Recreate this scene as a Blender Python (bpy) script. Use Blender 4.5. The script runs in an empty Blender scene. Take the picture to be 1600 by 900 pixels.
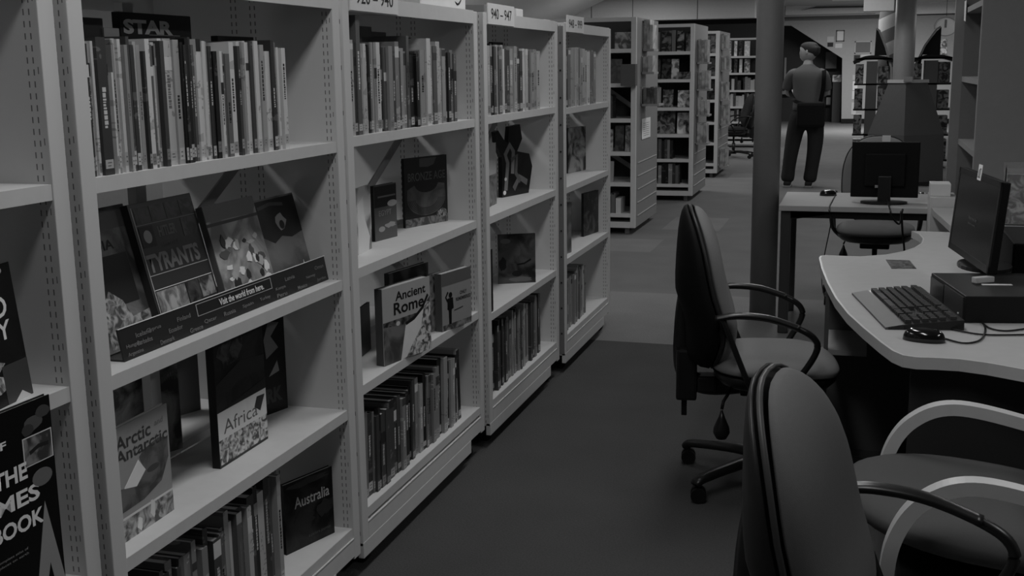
import bpy, bmesh, math, random
from mathutils import Vector, Matrix
SC = bpy.context.scene
COL = SC.collection
rnd = random.Random(7)

# ------------------------------------------------------------------ camera
F = 1800.0                       # focal length in pixels of the 1600 wide frame
def _cam():
    a = Vector((1351-800, 98-450, F)); x0 = 930
    vy = -(F*F + a.x*(x0-800))/a.y
    D = Vector((x0-800, vy, F)).normalized(); Y = a.normalized(); Z = -D
    X = Y.cross(Z)
    if X.x < 0: X = -X
    return Matrix((X, Y, Z))     # world <- camera (x right, y down, z forward)
RM = _cam()
CAM = Vector((0, 0, 1.5))
cd = bpy.data.cameras.new('camera'); cam = bpy.data.objects.new('camera', cd); COL.objects.link(cam)
cd.lens = F/1600*36; cd.sensor_width = 36; cd.clip_end = 200; cd.clip_start = 0.05
r, d, f = (RM @ Vector(v) for v in ((1,0,0),(0,1,0),(0,0,1)))
m = Matrix((r, -d, -f)).transposed().to_4x4(); m.translation = CAM
cam.matrix_world = m
SC.camera = cam
def hit(p, ax, v):
    """the point of the plane coordinate[ax] = v seen at pixel p"""
    q = RM @ Vector((p[0]-800, p[1]-450, F)); t = (v-CAM[ax])/q[ax]
    return CAM + q*t

# ------------------------------------------------------------------ light
w = bpy.data.worlds.new('world'); SC.world = w; w.use_nodes = True
w.node_tree.nodes['Background'].inputs[0].default_value = (1,1,1,1)
w.node_tree.nodes['Background'].inputs[1].default_value = 0.03
SC.view_settings.view_transform = 'Standard'; SC.view_settings.look = 'None'
SC.view_settings.gamma = 1; SC.view_settings.use_curve_mapping = False
SC.view_settings.exposure = -0.55
CEIL = 2.9
def area_light(loc, sx, sy, power):
    l = bpy.data.lights.new('ceiling_lamp', 'AREA'); l.shape = 'RECTANGLE'; l.size = sx; l.size_y = sy; l.energy = power
    l.color = (1,1,1)
    o = bpy.data.objects.new('ceiling_lamp', l); COL.objects.link(o); o.location = loc
    return o
LAMPS = []
for y, p in ((1.6,26), (4.4,26), (7.6,27), (11.0,32), (14.6,38), (18.5,38), (22.0,36)): LAMPS.append((-0.55, y, 0.3, 1.5, p))
for y, p in ((2.6,34), (7.6,30), (12.5,34), (18.5,36)): LAMPS.append((2.4, y, 0.3, 1.5, p))
for y, p in ((10.0,26), (15.5,95), (21.0,62)): LAMPS.append((-4.0, y, 0.3, 1.5, p))  # unseen row; far lamps added and boosted to brighten soffit and bulkhead
for y, p in ((2.4,34), (5.6,34)): LAMPS.append((-3.1, y, 0.3, 1.5, p))  # unseen row behind the bays, added to brighten the shelf interiors
for y in (27.0,): LAMPS.append((0.2, y, 1.8, .5, 250))  # unseen lamp, its power raised to brighten the far wall
for x, y, sx, sy, p in LAMPS: area_light((x, y, CEIL-0.07), sx, sy, p)

# ------------------------------------------------------------------ materials
def lin(g): g /= 255; return g/12.92 if g <= .04045 else ((g+.055)/1.055)**2.4
def alb(g): g = g*(.62+.0036*g) if g < 105 else g; return max(.004, min(.86, 4.6*lin(g)))     # albedo from the photographed grey
MATS = {}
def nt(name):
    m = bpy.data.materials.new(name); m.use_nodes = True
    return m, m.node_tree, m.node_tree.nodes['Principled BSDF']
def flat(a, rough=.6, spec=.3, metal=0, bump=0, bscale=200):
    k = ('f', round(a,3), rough, spec, metal, bump, bscale)
    if k in MATS: return MATS[k]
    m, t, b = nt('paint_%.3f' % a)
    b.inputs['Roughness'].default_value = rough
    b.inputs['Specular IOR Level'].default_value = spec; b.inputs['Metallic'].default_value = metal
    tc = t.nodes.new('ShaderNodeTexCoord'); n = t.nodes.new('ShaderNodeTexNoise'); n.inputs['Scale'].default_value = bscale/8
    n.inputs['Detail'].default_value = 3
    t.links.new(tc.outputs['Object'], n.inputs['Vector'])
    r = t.nodes.new('ShaderNodeMapRange'); r.inputs[3].default_value = a*.94; r.inputs[4].default_value = min(1, a*1.06)
    t.links.new(n.outputs['Fac'], r.inputs[0]); t.links.new(r.outputs[0], b.inputs['Base Color'])
    if bump:
        n2 = t.nodes.new('ShaderNodeTexNoise'); n2.inputs['Scale'].default_value = bscale
        t.links.new(tc.outputs['Object'], n2.inputs['Vector'])
        bm_ = t.nodes.new('ShaderNodeBump'); bm_.inputs['Strength'].default_value = bump; bm_.inputs['Distance'].default_value = .002
        t.links.new(n2.outputs['Fac'], bm_.inputs['Height']); t.links.new(bm_.outputs[0], b.inputs['Normal'])
    MATS[k] = m
    return m
def math_node(t, op, a, b=None, c=None):
    n = t.nodes.new('ShaderNodeMath'); n.operation = op
    for i, v in enumerate((a, b, c)):
        if v is None: continue
        if isinstance(v, (int, float)): n.inputs[i].default_value = v
        else: t.links.new(v, n.inputs[i])
    return n.outputs[0]
def band(t, v, lo, hi):
    return math_node(t, 'MULTIPLY', math_node(t, 'GREATER_THAN', v, lo), math_node(t, 'LESS_THAN', v, hi))
def mix_vals(t, fac, a, b):
    n = t.nodes.new('ShaderNodeMix'); n.data_type = 'FLOAT'
    for s, v in ((0, fac), (2, a), (3, b)):
        if isinstance(v, (int, float)): n.inputs[s].default_value = v
        else: t.links.new(v, n.inputs[s])
    return n.outputs[0]
def slotted(cols, a=.62):
    """white paint with punched slots in vertical rows: cols = list of (x centre, half width, pitch, filled share)"""
    m, t, b = nt('slotted_white_steel')
    b.inputs['Roughness'].default_value = .5; b.inputs['Specular IOR Level'].default_value = .3
    tc = t.nodes.new('ShaderNodeTexCoord'); s = t.nodes.new('ShaderNodeSeparateXYZ'); t.links.new(tc.outputs['Object'], s.inputs[0])
    tot = None
    for x, hw, pitch, share in cols:
        v = band(t, s.outputs[0], x-hw, x+hw)
        z = math_node(t, 'LESS_THAN', math_node(t, 'FRACT', math_node(t, 'DIVIDE', s.outputs[2], pitch)), share)
        v = math_node(t, 'MULTIPLY', v, z)
        tot = v if tot is None else math_node(t, 'MAXIMUM', tot, v)
    t.links.new(mix_vals(t, tot, a, a*.22), b.inputs['Base Color'])
    return m
def cover_mat(g, busy=.5):
    """printed cover: a base grey with blocks of lettering and bands in another grey"""
    a = alb(g)*.72; k = ('c', round(g/6), busy)
    if k in MATS: return MATS[k]
    m, t, b = nt('printed_cover_%d' % g)
    b.inputs['Roughness'].default_value = .38; b.inputs['Specular IOR Level'].default_value = .35
    other = a*.3 if a > .3 else min(.8, a*2.2+.08)
    tc = t.nodes.new('ShaderNodeTexCoord'); oi = t.nodes.new('ShaderNodeObjectInfo')
    ad = t.nodes.new('ShaderNodeVectorMath'); ad.operation = 'ADD'; t.links.new(tc.outputs['Object'], ad.inputs[0])
    cmb = t.nodes.new('ShaderNodeCombineXYZ'); t.links.new(math_node(t, 'MULTIPLY', oi.outputs['Random'], 9.0), cmb.inputs[2]); t.links.new(cmb.outputs[0], ad.inputs[1])
    def noise(scale, sc):
        mp = t.nodes.new('ShaderNodeMapping'); mp.inputs['Scale'].default_value = sc; t.links.new(ad.outputs[0], mp.inputs[0])
        n = t.nodes.new('ShaderNodeTexNoise'); n.inputs['Scale'].default_value = scale; n.inputs['Detail'].default_value = 1
        t.links.new(mp.outputs[0], n.inputs['Vector']); return n.outputs['Fac']
    letters = math_node(t, 'GREATER_THAN', noise(1, (6, 60, 130)), .55)
    where = math_node(t, 'GREATER_THAN', noise(1, (3, 20, 12)), .62)
    blocks = math_node(t, 'GREATER_THAN', noise(1, (2, 4, 14)), .66)
    fac = math_node(t, 'MAXIMUM', math_node(t, 'MULTIPLY', math_node(t, 'MULTIPLY', letters, where), .6), math_node(t, 'MULTIPLY', blocks, .45))
    t.links.new(mix_vals(t, fac, a, other), b.inputs['Base Color'])
    MATS[k] = m
    return m
def picture_mat(lo, hi, scale=18, seed=0, thr=None, name='printed_picture'):
    k = ('p', lo, hi, scale, seed, thr)
    if k in MATS: return MATS[k]
    m, t, b = nt(name); b.inputs['Roughness'].default_value = .35; b.inputs['Specular IOR Level'].default_value = .3
    tc = t.nodes.new('ShaderNodeTexCoord'); mp = t.nodes.new('ShaderNodeMapping'); mp.inputs['Location'].default_value = (seed, seed*1.7, seed*.6)
    t.links.new(tc.outputs['Object'], mp.inputs[0])
    n = t.nodes.new('ShaderNodeTexNoise'); n.inputs['Scale'].default_value = scale; n.inputs['Detail'].default_value = 4; n.inputs['Distortion'].default_value = 1.2
    t.links.new(mp.outputs[0], n.inputs['Vector'])
    r = t.nodes.new('ShaderNodeMapRange'); c = thr or .5
    r.inputs[1].default_value = c-.1; r.inputs[2].default_value = c+.1
    r.inputs[3].default_value = alb(lo); r.inputs[4].default_value = alb(hi)
    t.links.new(n.outputs['Fac'], r.inputs[0]); t.links.new(r.outputs[0], b.inputs['Base Color'])
    MATS[k] = m
    return m
STEEL = flat(.60, .5, .3)
STEEL_D = flat(.30, .5, .3)
SHELF_TOP = flat(.66, .5, .3)
BLACK = flat(.008, .5, .25)
PLASTIC = flat(.012, .32, .4)
RUBBER = flat(.01, .7, .2)
PAPER = flat(.62, .8, .1)
PAGES = flat(.45, .9, .1)
LABEL = flat(.55, .6, .2)
INK = flat(.02, .6, .2)
WHITE = flat(.75, .6, .2)

# ------------------------------------------------------------------ mesh helpers
class MB:
    def __init__(s): s.v = []; s.f = []; s.m = []; s.mats = []; s.sm = []
    def mi(s, mat):
        if mat not in s.mats: s.mats.append(mat)
        return s.mats.index(mat)
    def add(s, vs, fs, mat, smooth=False):
        o = len(s.v); s.v += [tuple(v) for v in vs]; k = s.mi(mat)
        for f_ in fs: s.f.append(tuple(i+o for i in f_)); s.m.append(k); s.sm.append(smooth)
    def box(s, a, b, mat, bev=0):
        x0, y0, z0 = (min(a[i], b[i]) for i in range(3)); x1, y1, z1 = (max(a[i], b[i]) for i in range(3))
        if bev:
            bm = bmesh.new(); bmesh.ops.create_cube(bm, size=1)
            for v in bm.verts: v.co = Vector(((x0+x1)/2 + v.co.x*(x1-x0), (y0+y1)/2 + v.co.y*(y1-y0), (z0+z1)/2 + v.co.z*(z1-z0)))
            bmesh.ops.bevel(bm, geom=bm.edges[:], offset=bev, segments=2, affect='EDGES', profile=.6)
            bm.verts.index_update()
            s.add([v.co[:] for v in bm.verts], [[v.index for v in f_.verts] for f_ in bm.faces], mat); bm.free(); return s
        vs = [(x0,y0,z0),(x1,y0,z0),(x1,y1,z0),(x0,y1,z0),(x0,y0,z1),(x1,y0,z1),(x1,y1,z1),(x0,y1,z1)]
        s.add(vs, [(3,2,1,0),(4,5,6,7),(0,1,5,4),(1,2,6,5),(2,3,7,6),(3,0,4,7)], mat); return s
    def prism(s, pts, axis, a, b, mat, smooth=False):
        """polygon pts (2d, in the two other axes in order) extruded along axis from a to b"""
        def P(p, h):
            q = list(p); q.insert(axis, h); return q
        n = len(pts); vs = [P(p, a) for p in pts] + [P(p, b) for p in pts]
        s.add(vs, [tuple(range(n))[::-1], tuple(range(n, 2*n))] + [(i, (i+1) % n, n+(i+1) % n, n+i) for i in range(n)], mat, smooth); return s
    def lathe(s, prof, c, mat, n=24, smooth=True):
        vs = []; fs = []
        for (rr, z) in prof:
            for i in range(n):
                t = 2*math.pi*i/n; vs.append((c[0]+rr*math.cos(t), c[1]+rr*math.sin(t), c[2]+z))
        k = len(prof)
        for j in range(k-1):
            for i in range(n): fs.append((j*n+i, j*n+(i+1) % n, (j+1)*n+(i+1) % n, (j+1)*n+i))
        fs.append(tuple(range(n))[::-1]); fs.append(tuple(range((k-1)*n, k*n)))
        s.add(vs, fs, mat, smooth); return s
    def sweep(s, path, hw, hh, mat, up=(0,0,1), n=8, ell=True, taper=None):
        """sweeps an ellipse (or rectangle) of half sizes hw (sideways), hh (up) along path"""
        path = [Vector(p) for p in path]; up = Vector(up); vs = []; fs = []
        cs = [(math.cos(2*math.pi*i/n), math.sin(2*math.pi*i/n)) for i in range(n)] if ell else [(-1,-1),(1,-1),(1,1),(-1,1)]
        n = len(cs)
        for i, p in enumerate(path):
            t = (path[min(i+1, len(path)-1)]-path[max(i-1, 0)]).normalized()
            sd = t.cross(up)
            if sd.length < 1e-4: sd = t.cross(Vector((0,1,0)))
            sd.normalize(); u = sd.cross(t).normalized(); k = taper(i/(len(path)-1)) if taper else 1
            for a, b in cs: vs.append(p + sd*a*hw*k + u*b*hh*k)
        for i in range(len(path)-1):
            for j in range(n): fs.append((i*n+j, i*n+(j+1) % n, (i+1)*n+(j+1) % n, (i+1)*n+j))
        fs.append(tuple(range(n))[::-1]); fs.append(tuple(range((len(path)-1)*n, len(path)*n)))
        s.add(vs, fs, mat, ell); return s
    def build(s, name, parent=None, loc=None, rot=None):
        me = bpy.data.meshes.new(name); me.from_pydata(s.v, [], s.f)
        for mt in s.mats: me.materials.append(mt)
        me.polygons.foreach_set('material_index', s.m); me.polygons.foreach_set('use_smooth', s.sm)
        me.validate(); me.update()
        bm = bmesh.new(); bm.from_mesh(me); bmesh.ops.recalc_face_normals(bm, faces=bm.faces); bm.to_mesh(me); bm.free()
        o = bpy.data.objects.new(name, me); COL.objects.link(o)
        if parent: o.parent = parent
        if loc: o.location = loc
        if rot: o.rotation_euler = rot
        return o
def tag(o, label=None, cat=None, group=None, kind=None):
    if label: o['label'] = label
    if cat: o['category'] = cat
    if group: o['group'] = group
    if kind: o['kind'] = kind
    return o
def empty(name, loc=(0,0,0), rz=0):
    o = bpy.data.objects.new(name, None); COL.objects.link(o); o.location = loc; o.rotation_euler = (0,0,rz); o.empty_display_size = .05
    return o
def spline(pts, n=8):
    pts = [Vector(p) for p in pts]; out = []
    for i in range(len(pts)-1):
        p0 = pts[max(i-1, 0)]; p1 = pts[i]; p2 = pts[i+1]; p3 = pts[min(i+2, len(pts)-1)]
        for k in range(n):
            t = k/n
            out.append(.5*((2*p1)+(p2-p0)*t+(2*p0-5*p1+4*p2-p3)*t*t+(3*p1-p0-3*p2+p3)*t**3))
    out.append(pts[-1]); return out
def pad(hw, hh, t_front, t_back, bend, mat, e=2.6, n=40, rings=9, hbend=0.0, pw=5, tk=None):
    """a rounded upholstered slab: outline in (y, z), thickness along x; bend(z) shifts x; returns MB"""
    mb = MB(); vs = []; fs = []
    def outl(t):
        c, s_ = math.cos(t), math.sin(t)
        return (abs(c)**(2/e)*math.copysign(1, c), abs(s_)**(2/e)*math.copysign(1, s_))
    for side, th in ((1, t_front), (-1, t_back)):
        for k in range(rings):
            q = k/(rings-1); rr = math.sin(q*math.pi/2)
            for i in range(n):
                y, z = outl(2*math.pi*i/n); y *= hw*rr; z *= hh*rr
                x = side*th*(tk(z/hh) if tk else 1)*math.sqrt(max(0, 1-rr**pw)) + bend(z) + hbend*(y/hw)**2
                vs.append((x, y, z))
    for sd in (0, 1):
        o = sd*rings*n
        for k in range(rings-1):
            for i in range(n): fs.append((o+k*n+i, o+k*n+(i+1) % n, o+(k+1)*n+(i+1) % n, o+(k+1)*n+i))
    mb.add(vs, fs, mat, True)
    return mb
def weld(o, d=1e-4):
    bm = bmesh.new(); bm.from_mesh(o.data); bmesh.ops.remove_doubles(bm, verts=bm.verts, dist=d)
    bmesh.ops.recalc_face_normals(bm, faces=bm.faces); bm.to_mesh(o.data); bm.free(); return o
def lettering(text, parent, name, box, mat, frame='X', off=0.0, bold=0.0, lift=.0006, slant=0, fit=True, rot90=False):
    """letters filling box = (u0, v0, u1, v1) on a face; frame 'X': u=y, v=z, normal +x; 'Y': u=x, v=z, normal -y; 'Z': flat"""
    cu = bpy.data.curves.new('letters', 'FONT'); cu.body = text; cu.size = 1; cu.extrude = 0; cu.offset = bold; cu.resolution_u = 3; cu.shear = slant
    ob = bpy.data.objects.new('letters', cu); COL.objects.link(ob)
    dg = bpy.context.evaluated_depsgraph_get(); me = bpy.data.meshes.new_from_object(ob.evaluated_get(dg))
    bpy.data.objects.remove(ob); bpy.data.curves.remove(cu)
    vs = [v.co.copy() for v in me.vertices]
    if not vs: return None
    x0, x1 = min(v.x for v in vs), max(v.x for v in vs); y0, y1 = min(v.y for v in vs), max(v.y for v in vs)
    u0, v0, u1, v1 = box
    if rot90:
        vs = [Vector((y1-v.y+y0, v.x, 0)) for v in vs]   # reads downwards
        vs = [Vector((-v.x, -v.y, 0)) for v in vs]
        x0, x1 = min(v.x for v in vs), max(v.x for v in vs); y0, y1 = min(v.y for v in vs), max(v.y for v in vs)
    for i, v in enumerate(vs):
        u = u0 + (v.x-x0)/(x1-x0)*(u1-u0); q = v0 + (v.y-y0)/(max(1e-6, y1-y0))*(v1-v0)
        co = {'X': (off+lift, u, q), 'Y': (u, off-lift, q), 'Z': (u, q, off+lift)}[frame]
        me.vertices[i].co = co
    me.materials.clear(); me.materials.append(mat)
    for p in me.polygons: p.material_index = 0
    o = bpy.data.objects.new(name, me); COL.objects.link(o)
    if parent: o.parent = parent
    return o

ORD = 'first second third fourth fifth sixth seventh eighth ninth tenth eleventh twelfth thirteenth fourteenth fifteenth sixteenth seventeenth eighteenth nineteenth twentieth'.split()
def ordinal(i):
    if i < 20: return ORD[i]
    tens = {2:'twenty', 3:'thirty', 4:'forty', 5:'fifty', 6:'sixty', 7:'seventy'}[(i+1)//10]
    u = (i+1) % 10
    return tens[:-1]+'ieth' if u == 0 else tens+'-'+ORD[u-1]
# ------------------------------------------------------------------ the room
def floor_mat():
    m, t, b = nt('carpet'); b.inputs['Roughness'].default_value = .95; b.inputs['Specular IOR Level'].default_value = .1
    g = t.nodes.new('ShaderNodeNewGeometry'); s = t.nodes.new('ShaderNodeSeparateXYZ'); t.links.new(g.outputs['Position'], s.inputs[0])
    X, Y = s.outputs[0], s.outputs[1]
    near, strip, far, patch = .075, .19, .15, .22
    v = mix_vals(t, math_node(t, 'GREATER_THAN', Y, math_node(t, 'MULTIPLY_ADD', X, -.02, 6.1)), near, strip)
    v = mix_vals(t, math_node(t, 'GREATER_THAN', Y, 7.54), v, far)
    for (x0, x1, y0, y1) in ((-2.6,-1.62,9.25,9.95), (-1.75,-1.22,10.6,11.5), (-1.7,-1.2,15.6,16.4)):  # paler rectangles paint reflected door light into the carpet colour
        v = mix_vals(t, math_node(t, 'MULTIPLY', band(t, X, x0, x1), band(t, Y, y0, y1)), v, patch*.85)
    n = t.nodes.new('ShaderNodeTexNoise'); n.inputs['Scale'].default_value = 160; n.inputs['Detail'].default_value = 4
    t.links.new(g.outputs['Position'], n.inputs['Vector'])
    n3 = t.nodes.new('ShaderNodeTexNoise'); n3.inputs['Scale'].default_value = 3; t.links.new(g.outputs['Position'], n3.inputs['Vector'])
    k = math_node(t, 'ADD', math_node(t, 'MULTIPLY', n.outputs['Fac'], .7), math_node(t, 'MULTIPLY_ADD', n3.outputs['Fac'], .3, .5))
    t.links.new(math_node(t, 'MULTIPLY', v, k), b.inputs['Base Color'])
    bp = t.nodes.new('ShaderNodeBump'); bp.inputs['Strength'].default_value = .5; bp.inputs['Distance'].default_value = .004
    t.links.new(n.outputs['Fac'], bp.inputs['Height']); t.links.new(bp.outputs[0], b.inputs['Normal'])
    return m
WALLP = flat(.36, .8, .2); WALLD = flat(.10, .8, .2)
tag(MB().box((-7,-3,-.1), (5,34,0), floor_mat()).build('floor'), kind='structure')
tag(MB().box((-7,-3,CEIL), (5,34,CEIL+.1), flat(.5,.9,.1)).build('ceiling'), kind='structure')
tag(MB().box((-7.1,-3,0), (-7,34,CEIL), WALLP).build('wall_left'), kind='structure')
tag(MB().box((5,-3,0), (5.1,34,CEIL), WALLP).build('wall_right'), kind='structure')
tag(MB().box((-7,-3.1,0), (5,-3,CEIL), WALLP).build('wall_back'), kind='structure')
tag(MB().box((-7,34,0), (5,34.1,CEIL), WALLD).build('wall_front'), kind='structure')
# sloping white soffit along the left side, and the boarded bulkhead over the far shelving
tag(MB().prism([(-7,2.1),(-5.9,2.36),(-4.75,CEIL-.02),(-7,CEIL-.02)], 1, 12, 22.9, flat(.85,.8,.2)).build('trim_1'), kind='structure')
bh = MB().box((-7,23,2.376), (-2.05,23.4,CEIL), flat(.55,.7,.2))
for x in (-6.2,-5.25,-4.42,-3.15): bh.box((x,22.992,2.376), (x+.012,23.02,CEIL), flat(.12))
tag(bh.build('trim_2'), kind='structure')
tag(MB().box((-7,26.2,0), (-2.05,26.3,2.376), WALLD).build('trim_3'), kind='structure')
# wall with the stair shaped opening
wy = 30.5
def wp(px, py): q = hit((px, py), 1, wy); return (q.x, q.z)
wall = MB()
wall.prism([wp(1227,40), wp(1236,40), wp(1316,91), (-.5,0), (2.6,0), (2.6,2.62), (-2.05,2.62), (-2.05, wp(1227,40)[1])], 1, wy, wy+.15, flat(.42,.8,.2))
tag(wall.build('wall_far'), kind='structure')
tag(MB().box((-.5,wy-.03,0), (2.6,wy,.12), BLACK).build('baseboard_far'), kind='structure')
fr = MB().box((-2.05,wy-.45,2.64), (2.6,wy,CEIL), flat(.86,.7,.2))
fr.box((-2.05,wy-.50,2.60), (.4,wy-.1,2.645), flat(.09))
fr.box((-1.95,wy-.47,2.665), (.2,wy-.44,2.68), flat(.3)); fr.box((-1.95,wy-.47,2.67), (-1.93,wy-.44,CEIL), flat(.3))
fr.prism([(-1.55,2.79),(-1.3,2.83),(.0,2.82),(.0,2.86),(-1.2,2.87)], 1, wy-.47, wy-.44, flat(.12))
tag(fr.build('trim_4'), kind='structure')
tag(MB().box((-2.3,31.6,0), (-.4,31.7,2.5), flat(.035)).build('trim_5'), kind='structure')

# lamp fittings on the ceiling (above the frame), those of the added lamps too
for i, (x, y, sx, sy, p) in enumerate(LAMPS):
    o = MB().box((-sx/2-.04,-sy/2-.04,-.045), (sx/2+.04,sy/2+.04,0), WHITE, .005)
    o = o.build('ceiling_light', loc=(x, y, CEIL)); tag(o, 'unseen long white strip light fitting on the ceiling, number %s counted across the room' % ordinal(i), 'ceiling light', 'strip lights on the ceiling')

# ------------------------------------------------------------------ columns
c1 = (hit((1191,495), 2, 0).x, 6.95)
tag(MB().lathe([(.078,0),(.078,CEIL)], (c1[0],c1[1],0), flat(.19,.55,.25), 48).build('grey_column'), 'dark grey round steel column beside the far computer desk', 'column')
c2 = hit((1414,60), 1, 16.6)
tag(MB().lathe([(.135,0),(.135,CEIL)], (c2.x,16.6,0), flat(.27,.5,.3), 40).build('pale_column'), 'pale round column rising out of the dark tapered stand', 'column')

# ------------------------------------------------------------------ left hand shelving bays
XS = -1.383; DEPTH = .56
SLOT_COLS = [(-.018,.0013,.0208,.52), (-.030,.0013,.0208,.52), (-.009,.0010,.125,.10), (-.232,.0016,.0208,.52), (-.246,.0016,.0208,.52), (-.290,.0016,.0208,.52), (-.304,.0016,.0208,.52)]
SIDE = slotted(SLOT_COLS, .60)
BAYS = [dict(n='0', y0=.62, y1=1.779, z=(1.306,.931,.555,.186), dx=0, sign=None, d='bay cut by the left edge of the picture'),
        dict(n='1', y0=1.800, y1=2.939, z=(1.307,.923,.545,.186), dx=.012, sign=None, d='bay holding the leaning travel books'),
        dict(n='2', y0=2.985, y1=4.162, z=(1.313,.932,.579,.196), dx=0, sign='920 – 940', d='bay with the 920 – 940 sign'),
        dict(n='3', y0=4.208, y1=5.322, z=(1.317,.929,.542,.186), dx=.008, sign='940 – 947', d='bay with the 940 – 947 sign'),
        dict(n='4', y0=5.392, y1=6.461, z=(1.305,.922,.569,.186), dx=.02, sign='948 – 999', d='end bay with the 948 – 999 sign')]
def castor(parent, x, y, z=0.0, r=.028, name='castor'):
    c = MB(); c.prism([(x+r*math.cos(a*math.pi/8), z+r+r*math.sin(a*math.pi/8)) for a in range(16)], 1, y-.012, y+.012, RUBBER, False)
    c.box((x-.014,y-.018,z+r*1.1), (x+.014,y+.018,z+.083), PLASTIC, .003)
    return c.build(name, parent)
for b in BAYS:
    y0, y1 = b['y0'], b['y1']; xf = XS + b['dx']; b['x'] = xf
    R = empty('shelving_bay', (xf, y0, 0)); L = y1-y0; t = .043
    tag(R, 'white metal double-sided library shelving, %s' % b['d'], 'shelving', 'white shelving bays along the aisle')
    for yy in (0, L-t):
        s = MB().box((-DEPTH,yy,.09), (0,yy+t,1.705), SIDE, .002)
        so = s.build('side_frame', R)
        if b['n'] == '4' or (b['n'] == '3'):
            k = MB()
            for q in range(11): k.lathe([(.004,0),(.005,.002)], (-.02,0,0), INK, 8)
    if b['n'] == '4':
        k = MB(); k.box((-.03,-.004,.10), (-.004,0,1.69), flat(.18,.5,.3))  # darker strip on the bay's left side face, with screw dots
        for q in range(12):
            z = .2+q*.128; k.box((-.02,-.006,z), (-.013,-.003,z+.008), INK)
        k.build('dark_side_strip', R)
    for zi, z in enumerate(b['z']):
        for (xa, xb) in ((-.258,-.003), (-DEPTH+.003,-.30)):
            s = MB(); s.box((xa+.003,t,z-.004), (xb-.003,L-t,z-.0002), SHELF_TOP)
            fx = xb if xb > -.1 else xa
            s.box((fx-.003,t,z-.029) if xb > -.1 else (fx,t,z-.029), (fx,L-t,z) if xb > -.1 else (fx+.003,L-t,z), STEEL)
            s.box((xa if xb > -.1 else xb-.003,t,z-.020), (xa+.003 if xb > -.1 else xb,L-t,z), STEEL)
            if zi == 1 or zi == 2: s.box((xa+.004,t+.001,z-.027), (xb-.004,t+.02,z-.005), STEEL); s.box((xa+.004,L-t-.02,z-.027), (xb-.004,L-t-.001,z-.005), STEEL)
            s.build('shelf', R)
    MB().box((-.05,t,.100), (.0,L-t,.152), STEEL).box((-.02,t,.150), (0,L-t,.156), flat(.75,.3,.5)).build('base_rail', R)  # paler top strip paints the highlight along the rail's bevel
    MB().box((-.018,t*.0,.052), (.001,L-.17,.102), STEEL, .002).build('plinth', R)
    MB().box((-DEPTH+.02,t,.10), (-.05,L-t,.13), STEEL_D).build('base_tray', R)
    hd = MB().box((-.012,t,1.661), (0,L-t,1.708), STEEL).box((-DEPTH+.011,t,1.700), (-.011,L-t,1.7065), STEEL_D).box((-DEPTH,t,1.661), (-DEPTH+.012,L-t,1.708), STEEL)
    hd.build('header', R)
    # flat cross braces and the centre post in the middle of the double-sided frame
    br = MB()
    for za, zb in ((1.28,.70), (.70,1.28)):
        br.sweep([(-.279,t,za),(-.279,L-t,zb)], .003, .016, STEEL_D, up=(0,0,1), ell=False)
    br.build('cross_brace', R)
    MB().box((-.292,L/2-.02,.13), (-.268,L/2+.02,1.66), STEEL).build('centre_post', R)
    for cx, cy in ((-.05,.09), (-.05,L-.10), (-DEPTH+.06,.09), (-DEPTH+.06,L-.10)): castor(R, cx, cy)
    if b['sign']:
        p = MB().box((0,t+.005,1.664), (.004,t+.355,1.742), flat(.72,.5,.2)).build('sign_card', R)
        p['label'] = 'white card printed %s' % b['sign']
        lettering(b['sign'], p, 'sign_lettering', (t+.045,1.684,t+.315,1.724), INK, off=.004, bold=.006)
    b['R'] = R

# ------------------------------------------------------------------ books
def tone(g): return 'black' if g < 28 else 'dark grey' if g < 58 else 'mid grey' if g < 92 else 'light grey' if g < 125 else 'white'
def spine_book(x, y, z, th, h, dep, g, label, group, lean=0, parts=True, facing='X', lab=True, yaw=0):
    """an upright book, spine outwards (+x, or -y when facing is 'Y'); y (or x) is the left edge of its spine"""
    cm = cover_mat(g); rd = .0016 if th > .006 else .0008
    c = MB(); c.box((-.002,0,0), (0,th,h), cm); c.box((-dep,0,0), (-.002,rd,h), cm); c.box((-dep,th-rd,0), (-.002,th,h), cm)
    if not parts: c.box((-dep+.003,rd,.003), (-.002,th-rd,h-.004), PAGES)
    o = c.build('book'); tag(o, label, 'book', group)
    if facing == 'X': o.location = (x, y, z); o.rotation_euler = (lean, 0, yaw)
    else: o.location = (x, y, z); o.rotation_euler = (0, lean, -math.pi/2)
    if facing != 'X': o.location.x = x + 0; 
    if parts:
        MB().box((-dep+.003,rd,.003), (-.002,th-rd,h-.004), PAGES).build('page_block', o)
        if lab and th > .004:
            lz = rnd.uniform(.006,.016); lh = rnd.uniform(.016,.028)
            l = MB().box((0,th*.08,lz), (.0004,th*.92,lz+lh), flat(rnd.choice((.22,.32,.42,.5)),.5,.2))
            for q in range(2): l.box((.0004,th*.3,lz+lh*(.25+.35*q)), (.0006,th*rnd.uniform(.55,.75),lz+lh*(.36+.35*q)), flat(.12))
            l.build('spine_label', o)
        if th > .007 and rnd.random() < .55:
            a0 = h*rnd.uniform(.30,.5); a1 = a0+h*rnd.uniform(.15,.4); tk = rnd.choice((.02,.02,.6,.6,.15)) if alb(g) > .12 else rnd.choice((.5,.4,.6))
            t_ = MB(); z_ = a0
            while z_ < a1:
                e_ = z_+rnd.uniform(.004,.011); t_.box((0,th*.32,z_), (.0004,th*rnd.uniform(.58,.70),e_-.002), flat(tk,.5,.2)); z_ = e_
            t_.build('spine_title', o)
        if th > .006 and rnd.random() < .4:
            b0 = h*rnd.choice((.82,.75,.9,.6)); MB().box((0,0,b0), (.0005,th,min(h,b0+h*rnd.uniform(.05,.16))), flat(rnd.choice((.02,.05,.3,.6)),.45,.3)).build('spine_band', o)
    return o
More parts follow.
